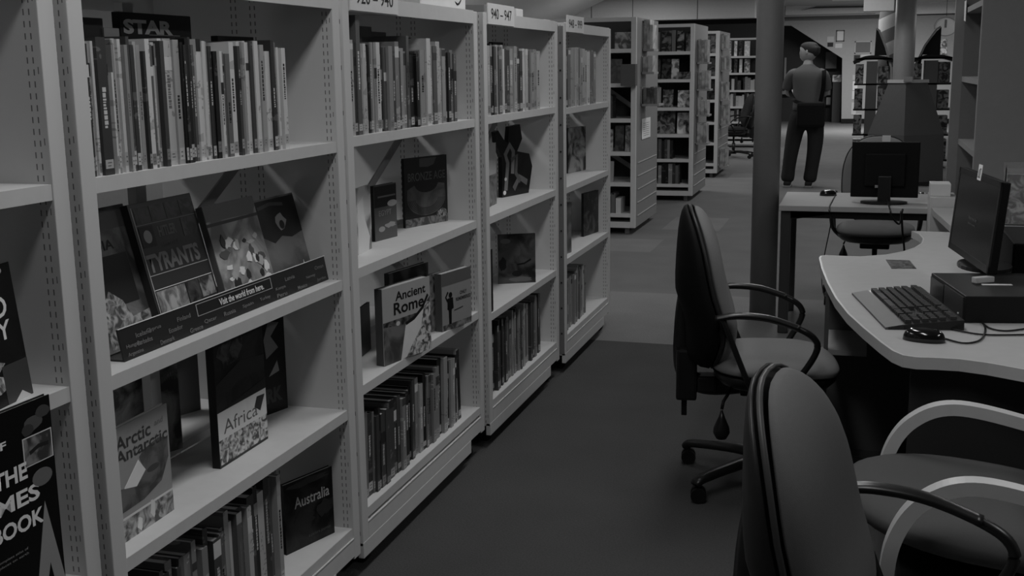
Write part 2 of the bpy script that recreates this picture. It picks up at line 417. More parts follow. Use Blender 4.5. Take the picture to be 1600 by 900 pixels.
def spine_row(bay, zi, items, yref, rowname, group, xoff=-.012, dep=.17, lean=0.0):
    b = BAYS[bay]; x = b['x']+xoff; z = b['z'][zi]
    for i, (pl, pr, top, g) in enumerate(items):
        ya = hit((pl, yref(pl) if callable(yref) else yref), 0, x).y; yb = hit((pr, yref(pr) if callable(yref) else yref), 0, x).y
        zt = hit(((pl+pr)/2, top), 0, x).z
        h = max(.12, min(.36, zt-z)); th = max(.004, yb-ya-.0006)
        lab = '%s %s book, %s from left, %s' % ('thick' if th > .026 else 'thin' if th < .014 else 'medium', tone(g), ordinal(i), rowname)
        spine_book(x+rnd.uniform(-.014,.002), ya, z, th, h, dep+rnd.uniform(-.02,.03), g, lab, group, lean=lean)
def T(bounds, end):
    """[(px, grey, top)...] -> [(pl, pr, top, grey)...]"""
    out = []
    for i, (p, g, t) in enumerate(bounds):
        out.append((p, bounds[i+1][0] if i+1 < len(bounds) else end, t, g))
    return out
r11 = T([(127,22,62),(131,12,60),(134,18,75),(138,14,72),(143,40,68),(148,95,66),(153,150,64),(157,42,58),(172,75,100),(177,130,113),(180,85,70),(184,60,62),(187,105,60),(193,118,61),
  (198,85,70),(203,45,57),(208,70,88),(212,40,70),(218,100,65),(223,95,70),(229,35,80),(233,140,61),(240,60,70),(244,110,66),(249,80,68),(254,45,64),(260,150,60),(266,105,60),(278,95,62),
  (287,15,66),(291,30,70),(295,20,84),(300,10,60),(306,40,58),(310,60,70),(314,125,86),(319,150,61),(326,115,64),(331,90,65),(335,40,72),(340,12,80),(346,130,80),(350,75,82),(357,65,84),
  (364,135,66),(371,85,70),(375,45,72),(379,130,65),(384,90,66),(388,120,64),(392,140,66),(397,50,64),(402,130,64),(408,80,72),(411,95,70),(417,150,80),(422,125,80),(429,35,63),(434,70,66),(438,140,74),(441,45,74),(444,150,75)], 450)
spine_row(1, 0, r11, 150, 'nearest full bay, top row', 'spines in the top row of the nearest full bay')
r21 = T([(547,100,62),(555,40,66),(560,60,24),(566,95,100),(568,110,90),(573,120,68),(577,80,72),(581,10,70),(584,70,66),(587,110,66),(590,90,66),(594,130,66),(600,35,70),(604,60,74),(608,85,72),(614,50,80),
  (618,80,65),(624,45,80),(628,88,75),(636,80,80),(641,60,56),(645,30,85),(651,20,84),(655,50,80),(660,90,78),(668,120,60),(674,90,70),(678,60,72),(684,110,65),(690,100,75),(693,95,76),(698,45,80),(703,30,82),(707,70,78),(712,60,84),(716,110,85)], 719)
spine_row(2, 0, r21, 134, 'second full bay, top row', 'spines in the 920 – 940 top row')
def rand_row(p0, p1, tl, tr, wmin, wmax, greys, seed, jit=4):
    q = random.Random(seed); out = []; p = p0
    while p < p1-1:
        wd = q.uniform(wmin, wmax); e = min(p1, p+wd); k = (p-p0)/(p1-p0)
        out.append((p, e, tl+(tr-tl)*k+q.uniform(-jit, jit), q.choice(greys))); p = e
    return out
spine_row(3, 0, rand_row(760,848,71,80,2.4,5.0,[60,80,95,110,125,140,45,25,90,100],3), 130, 'third full bay, top row', 'spines in the 940 – 947 top row')
spine_row(4, 0, rand_row(879,932,74,80,2.0,4.2,[70,85,95,110,125,120,50,100,90],5,3), 120, 'end bay of the aisle, top row', 'spines in the 948 – 999 top row')
# bottom rows
def sh(bay, zi, dz=.1): 
    b = BAYS[bay]
    return lambda px: hitz(px, b['x'], b['z'][zi]+dz)
def hitz(px, x, z):
    """pixel row at which the line (x, *, z) crosses pixel column px"""
    lo, hi = 0.3, 60.0
    for _ in range(50):
        mid = (lo+hi)/2; q = RM.transposed() @ (Vector((x, mid, z))-CAM); u = 800+F*q.x/q.z
        if q.z <= 0 or u < px: lo = mid
        else: hi = mid
    return 450+F*q.y/q.z
def rand_row2(bay, zi, p0, p1, h0, h1, wmin, wmax, greys, seed, name, group, xoff=-.03, lean=0.0, dep=.19):
    q = random.Random(seed); b = BAYS[bay]; x = b['x']+xoff; z = b['z'][zi]
    ya = hit((p0, hitz(p0, x, z+.12)), 0, x).y; yb = hit((p1, hitz(p1, x, z+.12)), 0, x).y
    y = ya; i = 0
    while y < yb-.004:
        th = q.uniform(wmin, wmax); h = q.uniform(h0, h1) if not callable(h0) else h0((y-ya)/(yb-ya))+q.uniform(-.02,.02)
        g = q.choice(greys); th = min(th, yb-y)
        if th > .004:
            spine_book(x+q.uniform(-.01,.008), y, z, th-.0005, h, dep, g, '%s %s book, %s from left, %s' % ('thick' if th > .026 else 'thin' if th < .014 else 'medium', tone(g), ordinal(i), name), group, lean=lean)
        y += th; i += 1
rand_row2(1, 3, 222, 441, lambda k: .245+.05*k, 0, .012, .034, [50,80,95,60,110,70,45,125,85,30], 11, 'nearest full bay, bottom row', 'spines in the bottom row of the nearest full bay')
rand_row2(2, 3, 567, 716, lambda k: .255+.01*k, 0, .012, .040, [45,30,60,80,95,25,50,70,15,40,88], 12, 'second full bay, bottom row', 'spines in the 920 – 940 bottom row', lean=-.03)
rand_row2(3, 3, 767, 845, .24, .29, .012, .036, [40,60,80,95,50,70,30,88], 13, 'third full bay, bottom row', 'spines in the 940 – 947 bottom row')
rand_row2(4, 3, 882, 917, .24, .29, .012, .034, [60,80,95,70,110,50], 14, 'end bay of the aisle, bottom row', 'spines in the 948 – 999 bottom row')
BK = spine_book  # tall black book ending the 920 – 940 bottom row
# ---- books shown face out
def face_book(pbl, pbr, z, ptop, g, label, group=None, lean=0, th=.015, mat=None, spine_g=None, front_x=None, htop=None, name='book', h=None, w=None):
    """pbl, pbr: pixels of the lower corners of the front cover, standing at height z; ptop: pixel of the upper right corner"""
    A = hit(pbl, 2, z); B = hit(pbr, 2, z) if w is None else None
    if w is not None: B = A + Vector((0, w, 0))
    w_ = (B-A).length; yaw = math.atan2(-(B.x-A.x), (B.y-A.y))
    if h is None:
        h = hit(ptop, 0, B.x).z - z if not lean else None
        if h is None:
            h = (hit(ptop, 0, B.x-.08).z - z)/math.cos(lean)
    cm = mat or cover_mat(g, .2); sg = flat(alb(spine_g if spine_g is not None else g), .4, .3)
    c = MB(); c.box((-.002,0,0), (0,w_,h), cm); c.box((-th,0,0), (-th+.002,w_,h), sg); c.box((-th+.002,0,0), (-.002,.002,h), sg)
    o = c.build(name); tag(o, label, 'book', group)
    o.location = A; o.rotation_euler = (0, -lean, yaw)
    MB().box((-th+.002,.002,.003), (-.002,w_-.003,h-.003), PAGES).build('page_block', o)
    return o, w_, h
def shape(o, name, polys, lift=.0004, off=0.0):
    """printed shapes on the front cover: polys = [(points (u, v), material)]"""
    mb = MB()
    for i, (pts, mt) in enumerate(polys): mb.prism(pts, 0, off, off+lift+i*.00005, mt)
    return mb.build(name, o)
def rect(u0, v0, u1, v1): return [(u0,v0),(u1,v0),(u1,v1),(u0,v1)]
def blob(cu, cv, ru, rv, n=18, wob=0, seed=1):
    q = random.Random(seed); return [(cu+ru*math.cos(2*math.pi*i/n)*(1+q.uniform(-wob,wob)), cv+rv*math.sin(2*math.pi*i/n)*(1+q.uniform(-wob,wob))) for i in range(n)]
G = lambda g, r_=.45: flat(alb(g), r_, .3)
def ribbon(pts, hw):
    L, Rr = [], []
    for i, p in enumerate(pts):
        a = Vector(pts[max(0,i-1)]); b_ = Vector(pts[min(len(pts)-1,i+1)]); t = (b_-a).normalized(); n = Vector((-t.y,t.x))*hw
        L.append((p[0]+n.x,p[1]+n.y)); Rr.append((p[0]-n.x,p[1]-n.y))
    return L+Rr[::-1]

# nearest bay (0): two big black covers
o, W, H = face_book((-120,700), (52,614), .931, (34,393), 8, 'black face-out book on world history with big white capitals and a round badge', lean=.10, th=.03, mat=flat(.008,.3,.3))
lettering('HISTORY', o, 'title_lettering', (W*.10,H*.46,W*.90,H*.60), G(120), bold=.015)
lettering('WORLD', o, 'title_lettering', (W*.12,H*.62,W*.90,H*.78), G(120), bold=.015)
lettering('OF', o, 'title_lettering', (W*.66,H*.79,W*.86,H*.86), G(115), bold=.015)
p = MB().box((0,W*.20,H*.875), (.0006,W*.86,H*.915), G(95)).build('title_band', o)
lettering('ILLUSTRATED', p, 'band_lettering', (W*.23,H*.884,W*.80,H*.906), INK, off=.0006, bold=.01)
shape(o, 'cover_badge', [(blob(W*.87,H*.955,W*.045,H*.028), G(95)), (blob(W*.87,H*.955,W*.03,H*.017), G(60))])
shape(o, 'cover_picture', [(blob(W*.6,H*.30,W*.16,H*.08,14,.2,2), picture_mat(40,95,30,1)), (blob(W*.7,H*.16,W*.12,H*.06,12,.2,3), picture_mat(50,110,30,2)), (rect(W*.75,0,W,H*.28), G(38)), ([(W*.82,H*.0),(W*.98,H*.0),(W*.9,H*.06)], G(110))])
o, W, H = face_book((-60,1010), (103,905), .62, (79,680), 10, 'black face-out book with white block capitals, a seaplane photo and the Eiffel Tower', lean=0.0, th=.012, mat=flat(.006,.3,.3), h=.34)
for i, (s_, u0, u1) in enumerate((('OF',.38,.55),('THE',.40,.72),('TIMES',.18,.82),('BOOK',.35,.84))):
    v = (.82,.63,.50,.37)[i]; lettering(s_, o, 'title_lettering', (W*u0,H*v,W*u1,H*(v+(.04 if i == 0 else .085))), G(118), bold=.03)
shape(o, 'cover_picture', [(rect(W*.70,H*.68,W*.99,H*.83), G(105)), (rect(W*.71,H*.685,W*.98,H*.825), picture_mat(35,75,25,3)), (ribbon([(W*.76,H*.745),(W*.85,H*.765),(W*.95,H*.76)], W*.014), G(20)), (blob(W*.82,H*.89,W*.09,H*.035,12,.1,5), G(48)), (blob(W*.92,H*.93,W*.07,H*.03,12,.1,6), G(40)), (blob(W*.76,H*.865,W*.06,H*.03,12,.1,7), G(35)),
     (blob(W*.86,H*.60,W*.10,H*.045), G(62)), ([(W*.70,H*.0),(W*.86,H*.47),(W*1.0,H*.0),(W*.90,H*.0),(W*.86,H*.14),(W*.80,H*.0)], G(80))])
for k, v in enumerate((.27,.245)): lettering('the complete atlas of' if k == 0 else 'our places on earth', o, 'title_lettering', (W*.30,H*v,W*.66,H*(v+.017)), G(70), bold=.01)

# bay 1, second shelf: display tray with the travel strip and four leaning books
z = BAYS[1]['z'][1]
TA, TB = hit((195,566), 2, z), hit((515,436), 2, z)
tr_ = empty('display_tray', TA, math.atan2(-(TB.x-TA.x), (TB.y-TA.y))); Lt = (TB-TA).length
tag(tr_, 'long black cardboard tray strip printed with place names, reading Visit the world from here', 'display tray')
MB().prism([(0,0),(-.012,.066),(-.016,.066),(-.004,0)], 1, 0, Lt, flat(.018,.35,.4)).build('front_strip', tr_)
MB().box((-.12,0,0), (-.003,Lt,.004), flat(.02,.35,.4)).build('tray_base', tr_)
fs = empty('strip_face', (0.0006,0,0)); fs.parent = tr_; fs.rotation_euler = (0,-math.atan2(.012,.066),0)
shape(fs, 'printed_frame', [(rect(Lt*.30,.034,Lt*.665,.062), G(88)), (rect(Lt*.303,.0355,Lt*.662,.0605), G(14))])
lettering('Visit the world from here.', fs, 'strip_lettering', (Lt*.40,.040,Lt*.62,.056), G(118), bold=.02, off=.001)
q = random.Random(4); words = 'Argentina Barbados Cyprus Denmark Ecuador Finland Greece Hungary Iceland Jordan Kenya Latvia Mexico Norway Oman Peru Qatar Russia Spain Turkey'.split()
for i in range(20):
    u = Lt*(.015+.28*((i % 7)/7)) if i < 9 else Lt*(.68+.3*((i % 5)/5)) if i < 16 else Lt*(.32+.09*(i-16))
    v = (.005+.017*(i % 3)) if i < 16 else .012
    lettering(words[i], fs, 'place_name', (u,v,u+Lt*.055,v+.010), G(68), bold=.01, off=.0003)
MB().prism([(-.0165,.066),(-.012,.0675),(-.010,.066)], 1, 0, Lt, flat(.6,.2,.6)).build('clear_edge', tr_)
LEAN = math.radians(14)
def leaner(pbl, pbr, zz, h, g, label, mat, sg=None, th=.018):
    return face_book(pbl, pbr, zz, (0,0), g, label, lean=LEAN, th=th, mat=mat, spine_g=sg, h=h)
zz = z+.006
o, W, H = leaner((170,556), (252,523), zz, .30, 60, 'leaning travel book with IA on a pale cover, far left in the tray', picture_mat(40,72,9,5), 35)
shape(o, 'cover_picture', [(rect(W*.0,H*.30,W*.80,H*.66), G(20)), (rect(W*.05,H*.84,W*.93,H*.97), G(50)), ([(W*.1,H*.30),(W*.3,H*.42),(W*.5,H*.33),(W*.6,H*.2),(W*.95,H*.22),(W*.98,H*.02),(W*.1,H*.02)], picture_mat(45,95,40,6))])
lettering('INDIA', o, 'title_lettering', (W*-.0+.01,H*.70,W*.62,H*.77), G(10), bold=.02)
o, W, H = leaner((258,526), (350,489), zz, .298, 28, 'leaning dark book on tyrants with a grid of portraits, second in the tray', flat(alb(30),.35,.3), 34, th=.035)
pol = [(rect(W*.04,H*.45,W*.98,H*.455), G(100)), (rect(W*.03,H*.34,W*.98,H*.345), G(130)), (rect(W*.03,H*.83,W*.98,H*.835), G(70)), (rect(W*.03,H*.02,W*.04,H*.97), G(95))]
for i in range(4): pol.append((rect(W*(.06+.235*i),H*.845,W*(.28+.235*i),H*.965), picture_mat(14,38,30,20+i)))
pol += [(rect(W*.06,H*.66,W*.27,H*.82), G(18)), (blob(W*.165,H*.74,W*.06,H*.05), G(85)), (rect(W*.72,H*.68,W*.96,H*.82), picture_mat(22,45,30,31)),
    (rect(W*.05,H*.03,W*.50,H*.33), picture_mat(60,95,22,32)), (rect(W*.52,H*.03,W*.72,H*.33), picture_mat(10,45,25,33)), (rect(W*.74,H*.18,W*.97,H*.33), picture_mat(30,85,25,34)), (rect(W*.74,H*.03,W*.97,H*.16), picture_mat(20,60,25,35)), (blob(W*.2,H*.07,W*.14,H*.05), picture_mat(25,90,50,36))]
shape(o, 'cover_picture', pol)
lettering('TYRANTS', o, 'title_lettering', (W*.05,H*.47,W*.88,H*.61), G(74), bold=.04)
lettering('HITLER', o, 'title_lettering', (W*.34,H*.72,W*.62,H*.80), G(62), bold=.03)
lettering('HISTORY', o, 'title_lettering', (W*.34,H*.64,W*.62,H*.67), G(45), bold=.01)
o, W, H = leaner((362,488), (436,457), zz, .262, 80, 'leaning book with a cartoon crowd cover, third in the tray', picture_mat(62,92,8,40), 60)
q = random.Random(9); pol = [(rect(0,H*.80,W,H*.83), G(40)), ([(0,H*.85),(W*.9,H*.83),(W,H*.9),(W,H),(0,H)], G(62))]
for i in range(34): pol.append((blob(W*q.uniform(.15,.92),H*q.uniform(.06,.66),W*q.uniform(.03,.09),H*q.uniform(.02,.06),9,.35,i), G(q.choice((28,40,120,130,112,50,95)))))
pol.append((ribbon([(W*.3,H*.08),(W*.5,H*.2),(W*.6,H*.12),(W*.9,H*.2)], W*.03), G(135)))
shape(o, 'cover_picture', pol)
o, W, H = leaner((430,457), (492,433), zz, .245, 60, 'leaning book with a dark goat head on its cover, last in the tray', picture_mat(48,66,7,44), 50)
shape(o, 'cover_picture', [([(0,H*.98),(W,H*.98),(W,H*.56),(W*.72,H*.52),(W*.5,H*.56),(W*.3,H*.5),(0,H*.62)], G(18)), (blob(W*.55,H*.72,W*.12,H*.09,10,.2,2), G(88)), (blob(W*.56,H*.68,W*.06,H*.05), G(28)), ([(W*.8,H*.1),(W*.86,H*.1),(W*.84,H*.24)], G(120)), (blob(W*.2,H*.12,W*.16,H*.07,12,.3,4), picture_mat(50,105,40,45)), (ribbon([(W*.1,H*.9),(W*.4,H*.93),(W*.7,H*.9)], W*.02), G(45))])

# bay 1, third shelf
z = BAYS[1]['z'][2]
o, W, H = face_book((175,734), (286,700), z, (283,560), 40, 'dark face-out book with clouded cover standing behind the polar book', mat=picture_mat(45,88,10,50), spine_g=50, th=.012)
lettering('THE NORTH', o, 'title_lettering', (W*.52,H*.80,W*.95,H*.92), G(62), bold=.01)
o, W, H = face_book((262,655), (314,640), z, (312,548), 38, 'plain dark grey face-out book at the back left of the third shelf', mat=flat(alb(62),.5,.2), th=.01)
o, W, H = face_book((190,852), (272,796), z, (260,630), 95, 'pale face-out book titled Arctic and Antarctic with a walrus picture', mat=flat(alb(84),.35,.3), th=.012)
shape(o, 'cover_picture', [(rect(0,0,W,H*.19), picture_mat(45,95,30,52)), (rect(0,H*.19,W,H*.21), G(110)), ([(0,H*.26),(W*.45,H*.27),(W*.8,H*.34),(W*.96,H*.52),(W*.97,H*.7),(W*.78,H*.74),(W*.5,H*.70),(W*.42,H*.66),(W*.5,H*.52),(W*.3,H*.44),(0,H*.48)], picture_mat(42,62,14,53)), ([(W*.12,H*.46),(W*.40,H*.64),(W*.52,H*.52),(W*.34,H*.42)], G(128)), (blob(W*.66,H*.50,W*.12,H*.03), G(45)), (blob(W*.6,H*.14,W*.05,H*.08,9,.3), G(110)), (blob(W*.35,H*.08,W*.05,H*.06,9,.3), G(115))])
lettering('Arctic', o, 'title_lettering', (W*.03,H*.80,W*.66,H*.92), G(38), bold=.015)
lettering('and', o, 'title_lettering', (W*.74,H*.86,W*.90,H*.91), G(70), bold=.005)
lettering('Antarctic', o, 'title_lettering', (W*-.0+.003,H*.69,W*.97,H*.80), G(38), bold=.015)
o, W, H = face_book((396,657), (450,637), z, (448,470), 6, 'black face-out book with large grey capitals ending in RK, behind the Africa book', mat=flat(.006,.35,.3), th=.012)
lettering('RK', o, 'title_lettering', (W*.40,H*.10,W*.86,H*.24), G(34), bold=.05)
shape(o, 'cover_picture', [([(W*.45,H*.52),(W*.8,H*.60),(W*.6,H*.72),(W*.85,H*.83),(W*.55,H*.86),(W*.4,H*.7)], G(62)), ([(W*.5,H*.35),(W*.8,H*.38),(W*.75,H*.48)], G(70))])
o, W, H = face_book((345,733), (419,685), z, (416,480), 14, 'tall dark face-out book titled Africa with a white title band', mat=picture_mat(10,26,9,60), spine_g=6, th=.022)
shape(o, 'cover_picture', [(rect(0,H*.02,W,H*.20), picture_mat(35,105,45,61)), (rect(0,H*.20,W,H*.40), G(110)), (blob(W*.3,H*.80,W*.25,H*.12,14,.3,5), picture_mat(14,46,30,62)), ([(0,H*.45),(W*.4,H*.55),(W,H*.57),(W,H*.66),(W*.5,H*.70),(0,H*.60)], G(24)), ([(0,H*.40),(W,H*.40),(W,H*.48),(W*.5,H*.44)], G(16)), ([(W*.74,H*.30),(W*.80,H*.37),(W*.97,H*.36),(W*.92,H*.31),(W*.86,H*.25)], G(28))])
lettering('Africa', o, 'title_lettering', (W*.10,H*.23,W*.80,H*.33), G(55), bold=.0)
# bay 1, bottom shelf
z = BAYS[1]['z'][3]
o, W, H = face_book((448,868), (523,832), z, (520,727), 6, 'black face-out book titled Australia on the bottom shelf', mat=picture_mat(5,22,12,66), th=.015)
lettering('Australia', o, 'title_lettering', (W*.20,H*.60,W*.92,H*.76), G(90), bold=.01)
lettering('a picture journey', o, 'title_lettering', (W*.46,H*.10,W*.92,H*.16), G(50))
shape(o, 'cover_picture', [(blob(W*.5,H*.93,W*.4,H*.05,12,.3), G(30)), (blob(W*.4,H*.4,W*.2,H*.1,12,.3), G(20)), (blob(W*.8,H*.45,W*.14,H*.12,12,.3), G(22))])
# things behind the top row of bay 1
b1 = BAYS[1]
def back_book(pl, pr, top, bay, zi, dx, g, label, th=.02, word=None, mat=None):
    b = BAYS[bay]; x = b['x']+dx; z = b['z'][zi]
    ya = hit((pl, top), 0, x).y; yb = hit((pr, top), 0, x).y; zt = min(1.64, hit(((pl+pr)/2, top), 0, x).z)
    o = MB().box((-th,0,0), (0,yb-ya,zt-z), mat or flat(alb(g),.45,.3), .001).build('book', loc=(x, ya, z)); tag(o, label, 'book')
    MB().box((-th+.002,.002,zt-z-.001), (-.002,yb-ya-.002,zt-z+.0006), PAGES).build('page_block', o)
    return o, yb-ya, zt-z
o, W, H = back_book(186, 297, 22, 1, 0, -.205, 8, 'large black face-out book reading STAR behind the top row spines', mat=flat(.006,.4,.3))
lettering('STAR', o, 'title_lettering', (W*.04,H*.855,W*.72,H*.955), G(120), bold=.05)
MB().box((0,W*.38,H*.85), (.0006,W*.82,H*.857), G(85)).build('title_underline', o)
back_book(130, 160, 28, 1, 0, -.195, 46, 'tall dark grey plain book behind the black spines')
back_book(162, 186, 44, 1, 0, -.19, 128, 'white plain book with a black sticker behind the top row spines')
back_book(340, 396, 57, 1, 0, -.20, 10, 'black wide book behind the right half of the top row')
back_book(556, 580, 30, 2, 0, -.20, 62, 'grey plain book at the back of the 920 – 940 top row')
back_book(580, 603, 50, 2, 0, -.20, 60, 'grey book with dark top behind the 920 – 940 spines')
back_book(610, 642, 58, 2, 0, -.20, 8, 'black landscape book behind the 920 – 940 spines')
back_book(770, 786, 66, 3, 0, -.20, 6, 'black tall book behind the 940 – 947 spines')

# bay 2, second shelf
z = BAYS[2]['z'][1]
o, W, H = face_book((558,400), (581,388), z, (582,287), 95, 'pale grey booklet in a clear stand beside the left upright', mat=picture_mat(62,104,8,70), th=.01)
shape(o, 'cover_picture', [([(W*.15,H*.75),(W*.5,H*.85),(W*.6,H*.5),(W*.9,H*.2),(W*.8,0),(W*.1,0)], G(112))])
o, W, H = face_book((587,378), (621,369), z, (621,284), 40, 'small dark face-out book on Egypt with an oval on its cover', mat=flat(alb(50),.4,.3), spine_g=14, th=.014)
shape(o, 'cover_picture', [(rect(0,H*.60,W,H*.98), G(10)), (blob(W*.80,H*.64,W*.22,H*.06), G(92)), (rect(W*.15,H*.77,W*.95,H*.80), G(60)), (blob(W*.3,H*.2,W*.14,H*.05), G(85)), (blob(W*.7,H*.25,W*.24,H*.05,12,.3), G(82))])
lettering('EGYPT', o, 'title_lettering', (W*.18,H*.44,W*.75,H*.54), G(78), bold=.01)
o, W, H = face_book((634,357), (700,345), z, (698,241), 16, 'black face-out Bronze Age book with a gold collar on its cover', mat=flat(alb(14),.35,.3), spine_g=8, th=.012)
shape(o, 'cover_picture', [([(W*.05,H*.42)]+[(W*(.5+.45*math.cos(a)),H*(.40+.26*math.sin(a))) for a in [math.pi+i*math.pi/12 for i in range(13)]]+[(W*.93,H*.58),(W*.78,H*.60)]+[(W*(.5+.25*math.cos(a)),H*(.58+.10*math.sin(a))) for a in [-i*math.pi/8 for i in range(1,8)]]+[(W*.22,H*.60),(W*.06,H*.54)], picture_mat(34,52,6,71)), (rect(0,0,W,H*.12), picture_mat(40,70,30,72)), (blob(W*.86,H*.14,W*.12,H*.07,12,.2), picture_mat(30,90,50,73)), ([(W*.35,H*.98),(W*.75,H*.98),(W*.68,H*.88),(W*.55,H*.85),(W*.35,H*.86)], G(44))])
for k in range(5): shape(o, 'collar_ring', [(ribbon([(W*(.5+(.42-.035*k)*math.cos(a)),H*(.40+(.235-.022*k)*math.sin(a))) for a in [math.pi*1.03+i*math.pi*.94/14 for i in range(15)]], W*.004), G(20))], off=.0008)
lettering('BRONZE AGE', o, 'title_lettering', (W*.08,H*.66,W*.95,H*.78), G(54), bold=.005)
# bay 2, third shelf
z = BAYS[2]['z'][2]
o, W, H = face_book((563,560), (580,545), z, (580,470), 26, 'small dark booklet beside the upright, left of the Ancient Rome book', mat=flat(alb(28),.4,.3), th=.008)
o, W, H = face_book((612,545), (672,520), z, (672,408), 22, 'black topped book behind the Ancient Rome book', mat=picture_mat(8,60,6,80), th=.02)
o, W, H = face_book((672,520), (695,512), z, (690,425), 50, 'dark book with small printed figures between the Rome and Remembered books', mat=picture_mat(30,80,16,81), th=.015)
o, W, H = face_book((601,573), (674,544), z, (671,431), 90, 'face-out book titled Ancient Rome with a curling cover and ruins', mat=flat(alb(88),.35,.3), spine_g=40, th=.03)
shape(o, 'cover_picture', [(rect(0,H*.46,W,H*.56), picture_mat(20,60,40,82)), ([(0,0),(W*.34,0),(W*.42,H*.18),(W*.46,H*.46),(0,H*.50)], picture_mat(40,64,10,83)), ([(W*.34,0),(W*.46,H*.46),(W*.64,H*.50),(W*.84,H*.62),(W*.9,H*.5),(W*.8,H*.26),(W*.6,H*.04)], G(112)), ([(W*.45,0),(W,0),(W,H*.74),(W*.85,H*.62),(W*.78,H*.34),(W*.55,H*.12)], picture_mat(40,105,40,84)), (ribbon([(W*.46,H*.46),(W*.64,H*.50),(W*.82,H*.60),(W*.95,H*.76)], W*.02), G(14)), (blob(W*.78,H*.2,W*.1,H*.035), G(110)), (blob(W*.3,H*.5,W*.04,H*.03), G(100))])
lettering('Ancient', o, 'title_lettering', (W*.26,H*.80,W*.90,H*.92), G(14), bold=.02)
lettering('Rome', o, 'title_lettering', (W*.22,H*.62,W*.86,H*.78), G(10), bold=.02)
o, W, H = face_book((692,519), (737,502), z, (736,415), 84, 'pale face-out book with a standing black silhouette, right of Ancient Rome', mat=flat(alb(78),.4,.3), spine_g=50, th=.03)
shape(o, 'cover_picture', [(rect(0,0,W,H*.1), picture_mat(40,75,30,86)), (rect(W*.0,H*.78,W,H), G(54)), (blob(W*.28,H*.60,W*.06,H*.05), G(5)), ([(W*.18,H*.55),(W*.36,H*.55),(W*.38,H*.36),(W*.31,H*.34),(W*.30,H*.09),(W*.22,H*.09),(W*.21,H*.34),(W*.17,H*.36)], G(5)), (ribbon([(W*.18,H*.5),(W*.12,H*.58),(W*.2,H*.66)], W*.02), G(5)), (ribbon([(W*.4,H*.31),(W*.7,H*.33)], W*.01), G(40))])
lettering('ONLY', o, 'title_lettering', (W*.60,H*.56,W*.84,H*.62), G(25), bold=.02)
lettering('REMEMBERED', o, 'title_lettering', (W*.46,H*.46,W*.98,H*.52), G(25), bold=.02)
# bay 3
z = BAYS[3]['z'][1]
o, W, H = face_book((764,324), (776,318), z, (777,222), 96, 'pale upright card with a photo foot beside the left upright of its bay', mat=flat(alb(92),.4,.3), th=.012)
shape(o, 'cover_picture', [(rect(0,0,W,H*.5), picture_mat(40,70,20,90))])
A = hit((785,309), 2, z); Bq = hit((826,301), 2, z); kq = (Bq-A).length/.26; st = MB()
prof = [(0,0),(.26,0),(.30,.20),(.27,.30),(.15,.33),(.20,.42),(.18,.53),(.075,.52),(.06,.40),(.02,.43),(-.03,.50),(-.06,.49),(-.05,.40),(0,.30)]
prof = [(u*kq, v*.60) for u, v in prof]
st.prism([(a, b_) for a, b_ in prof], 0, -.02, 0, picture_mat(4,10,8,91))
o = st.build('cutout_book', loc=A, rot=(0,0,math.atan2(-(Bq.x-A.x), Bq.y-A.y))); tag(o, 'black curvy cut-out shaped board book standing under the 940 – 947 spines', 'book')
CP = lambda L_: [(a*kq, b_) for a, b_ in L_]
shape(o, 'cover_picture', [(ribbon([(.03,.03),(.05,.15),(.03,.19),(.07,.23),(.10,.2),(.09,.10)], .014), G(70)), (ribbon([(.10,.03),(.15,.08),(.22,.05)], .014), G(58)), (ribbon([(.08,.16),(.13,.18),(.12,.1),(.16,.06)], .012), G(52)), (blob(.02,.02,.012,.01), G(150)), (blob(.03,.08,.01,.008), G(110))])
z = BAYS[3]['z'][2]
face_book((764,490), (771,486), z, (771,388), 6, 'thin black book beside the upright on the 940 – 947 third shelf', mat=flat(.006,.4,.3), th=.02)
o, W, H = face_book((779,444), (837,441), z, (835,365), 40, 'dark landscape photo book standing face out on the 940 – 947 third shelf', mat=picture_mat(18,46,10,95), th=.012)
shape(o, 'cover_picture', [(blob(W*.12,H*.4,W*.1,H*.14,12,.2), G(14)), (ribbon([(W*.5,H*.38),(W*.7,H*.40),(W*.88,H*.48)], W*.022), G(8)), (blob(W*.5,H*.2,W*.14,H*.06), G(10)), (blob(W*.2,H*.86,W*.14,H*.05), G(58)), (blob(W*.6,H*.08,W*.3,H*.05,12,.2), G(60))])
# bay 4
z = BAYS[4]['z'][1]
face_book((881,272), (887,268), z, (887,195), 70, 'thin grey book beside the upright on the 948 – 999 second shelf', mat=flat(alb(70)), th=.02)
o, W, H = face_book((888,271), (917,265), z, (916,197), 30, 'black and white photo book of a standing figure in the 948 – 999 bay', mat=picture_mat(6,90,9,97), th=.02)
o, W, H = face_book((919,265), (934,259), z, (933,196), 66, 'plain mid grey face-out book at the right end of the 948 – 999 second shelf', mat=picture_mat(54,72,9,98), th=.012)
z = BAYS[4]['z'][2]
face_book((882,398), (893,394), z, (894,315), 56, 'grey face-out book with a pale patch on the 948 – 999 third shelf', mat=picture_mat(45,68,9,99), th=.014)
face_book((912,370), (935,362), z, (934,297), 18, 'dark glossy face-out book with a bright spot on the 948 – 999 third shelf', mat=picture_mat(8,50,12,100,.6), th=.014)
# black book ending the bottom row of bay 2, rear side books of bay 1
b = BAYS[2]; yy = hit((716,640), 0, b['x']-.03).y
spine_book(b['x']-.03, yy+.004, b['z'][3], .028, .27, .19, 5, 'thick black book leaning at the right end of the 920 – 940 bottom row', 'spines in the 920 – 940 bottom row', lean=.05)
for i in range(7):
    spine_book(BAYS[1]['x']-DEPTH+.215, 2.02+i*.03, BAYS[1]['z'][1], .026, .24+.01*(i % 3), .17, (10,30,95,14,50,120,20)[i], '%s book seen through the frame behind the leaning travel books, %s along' % (tone((10,30,95,14,50,120,20)[i]), ordinal(i)), 'books on the rear side behind the tray')
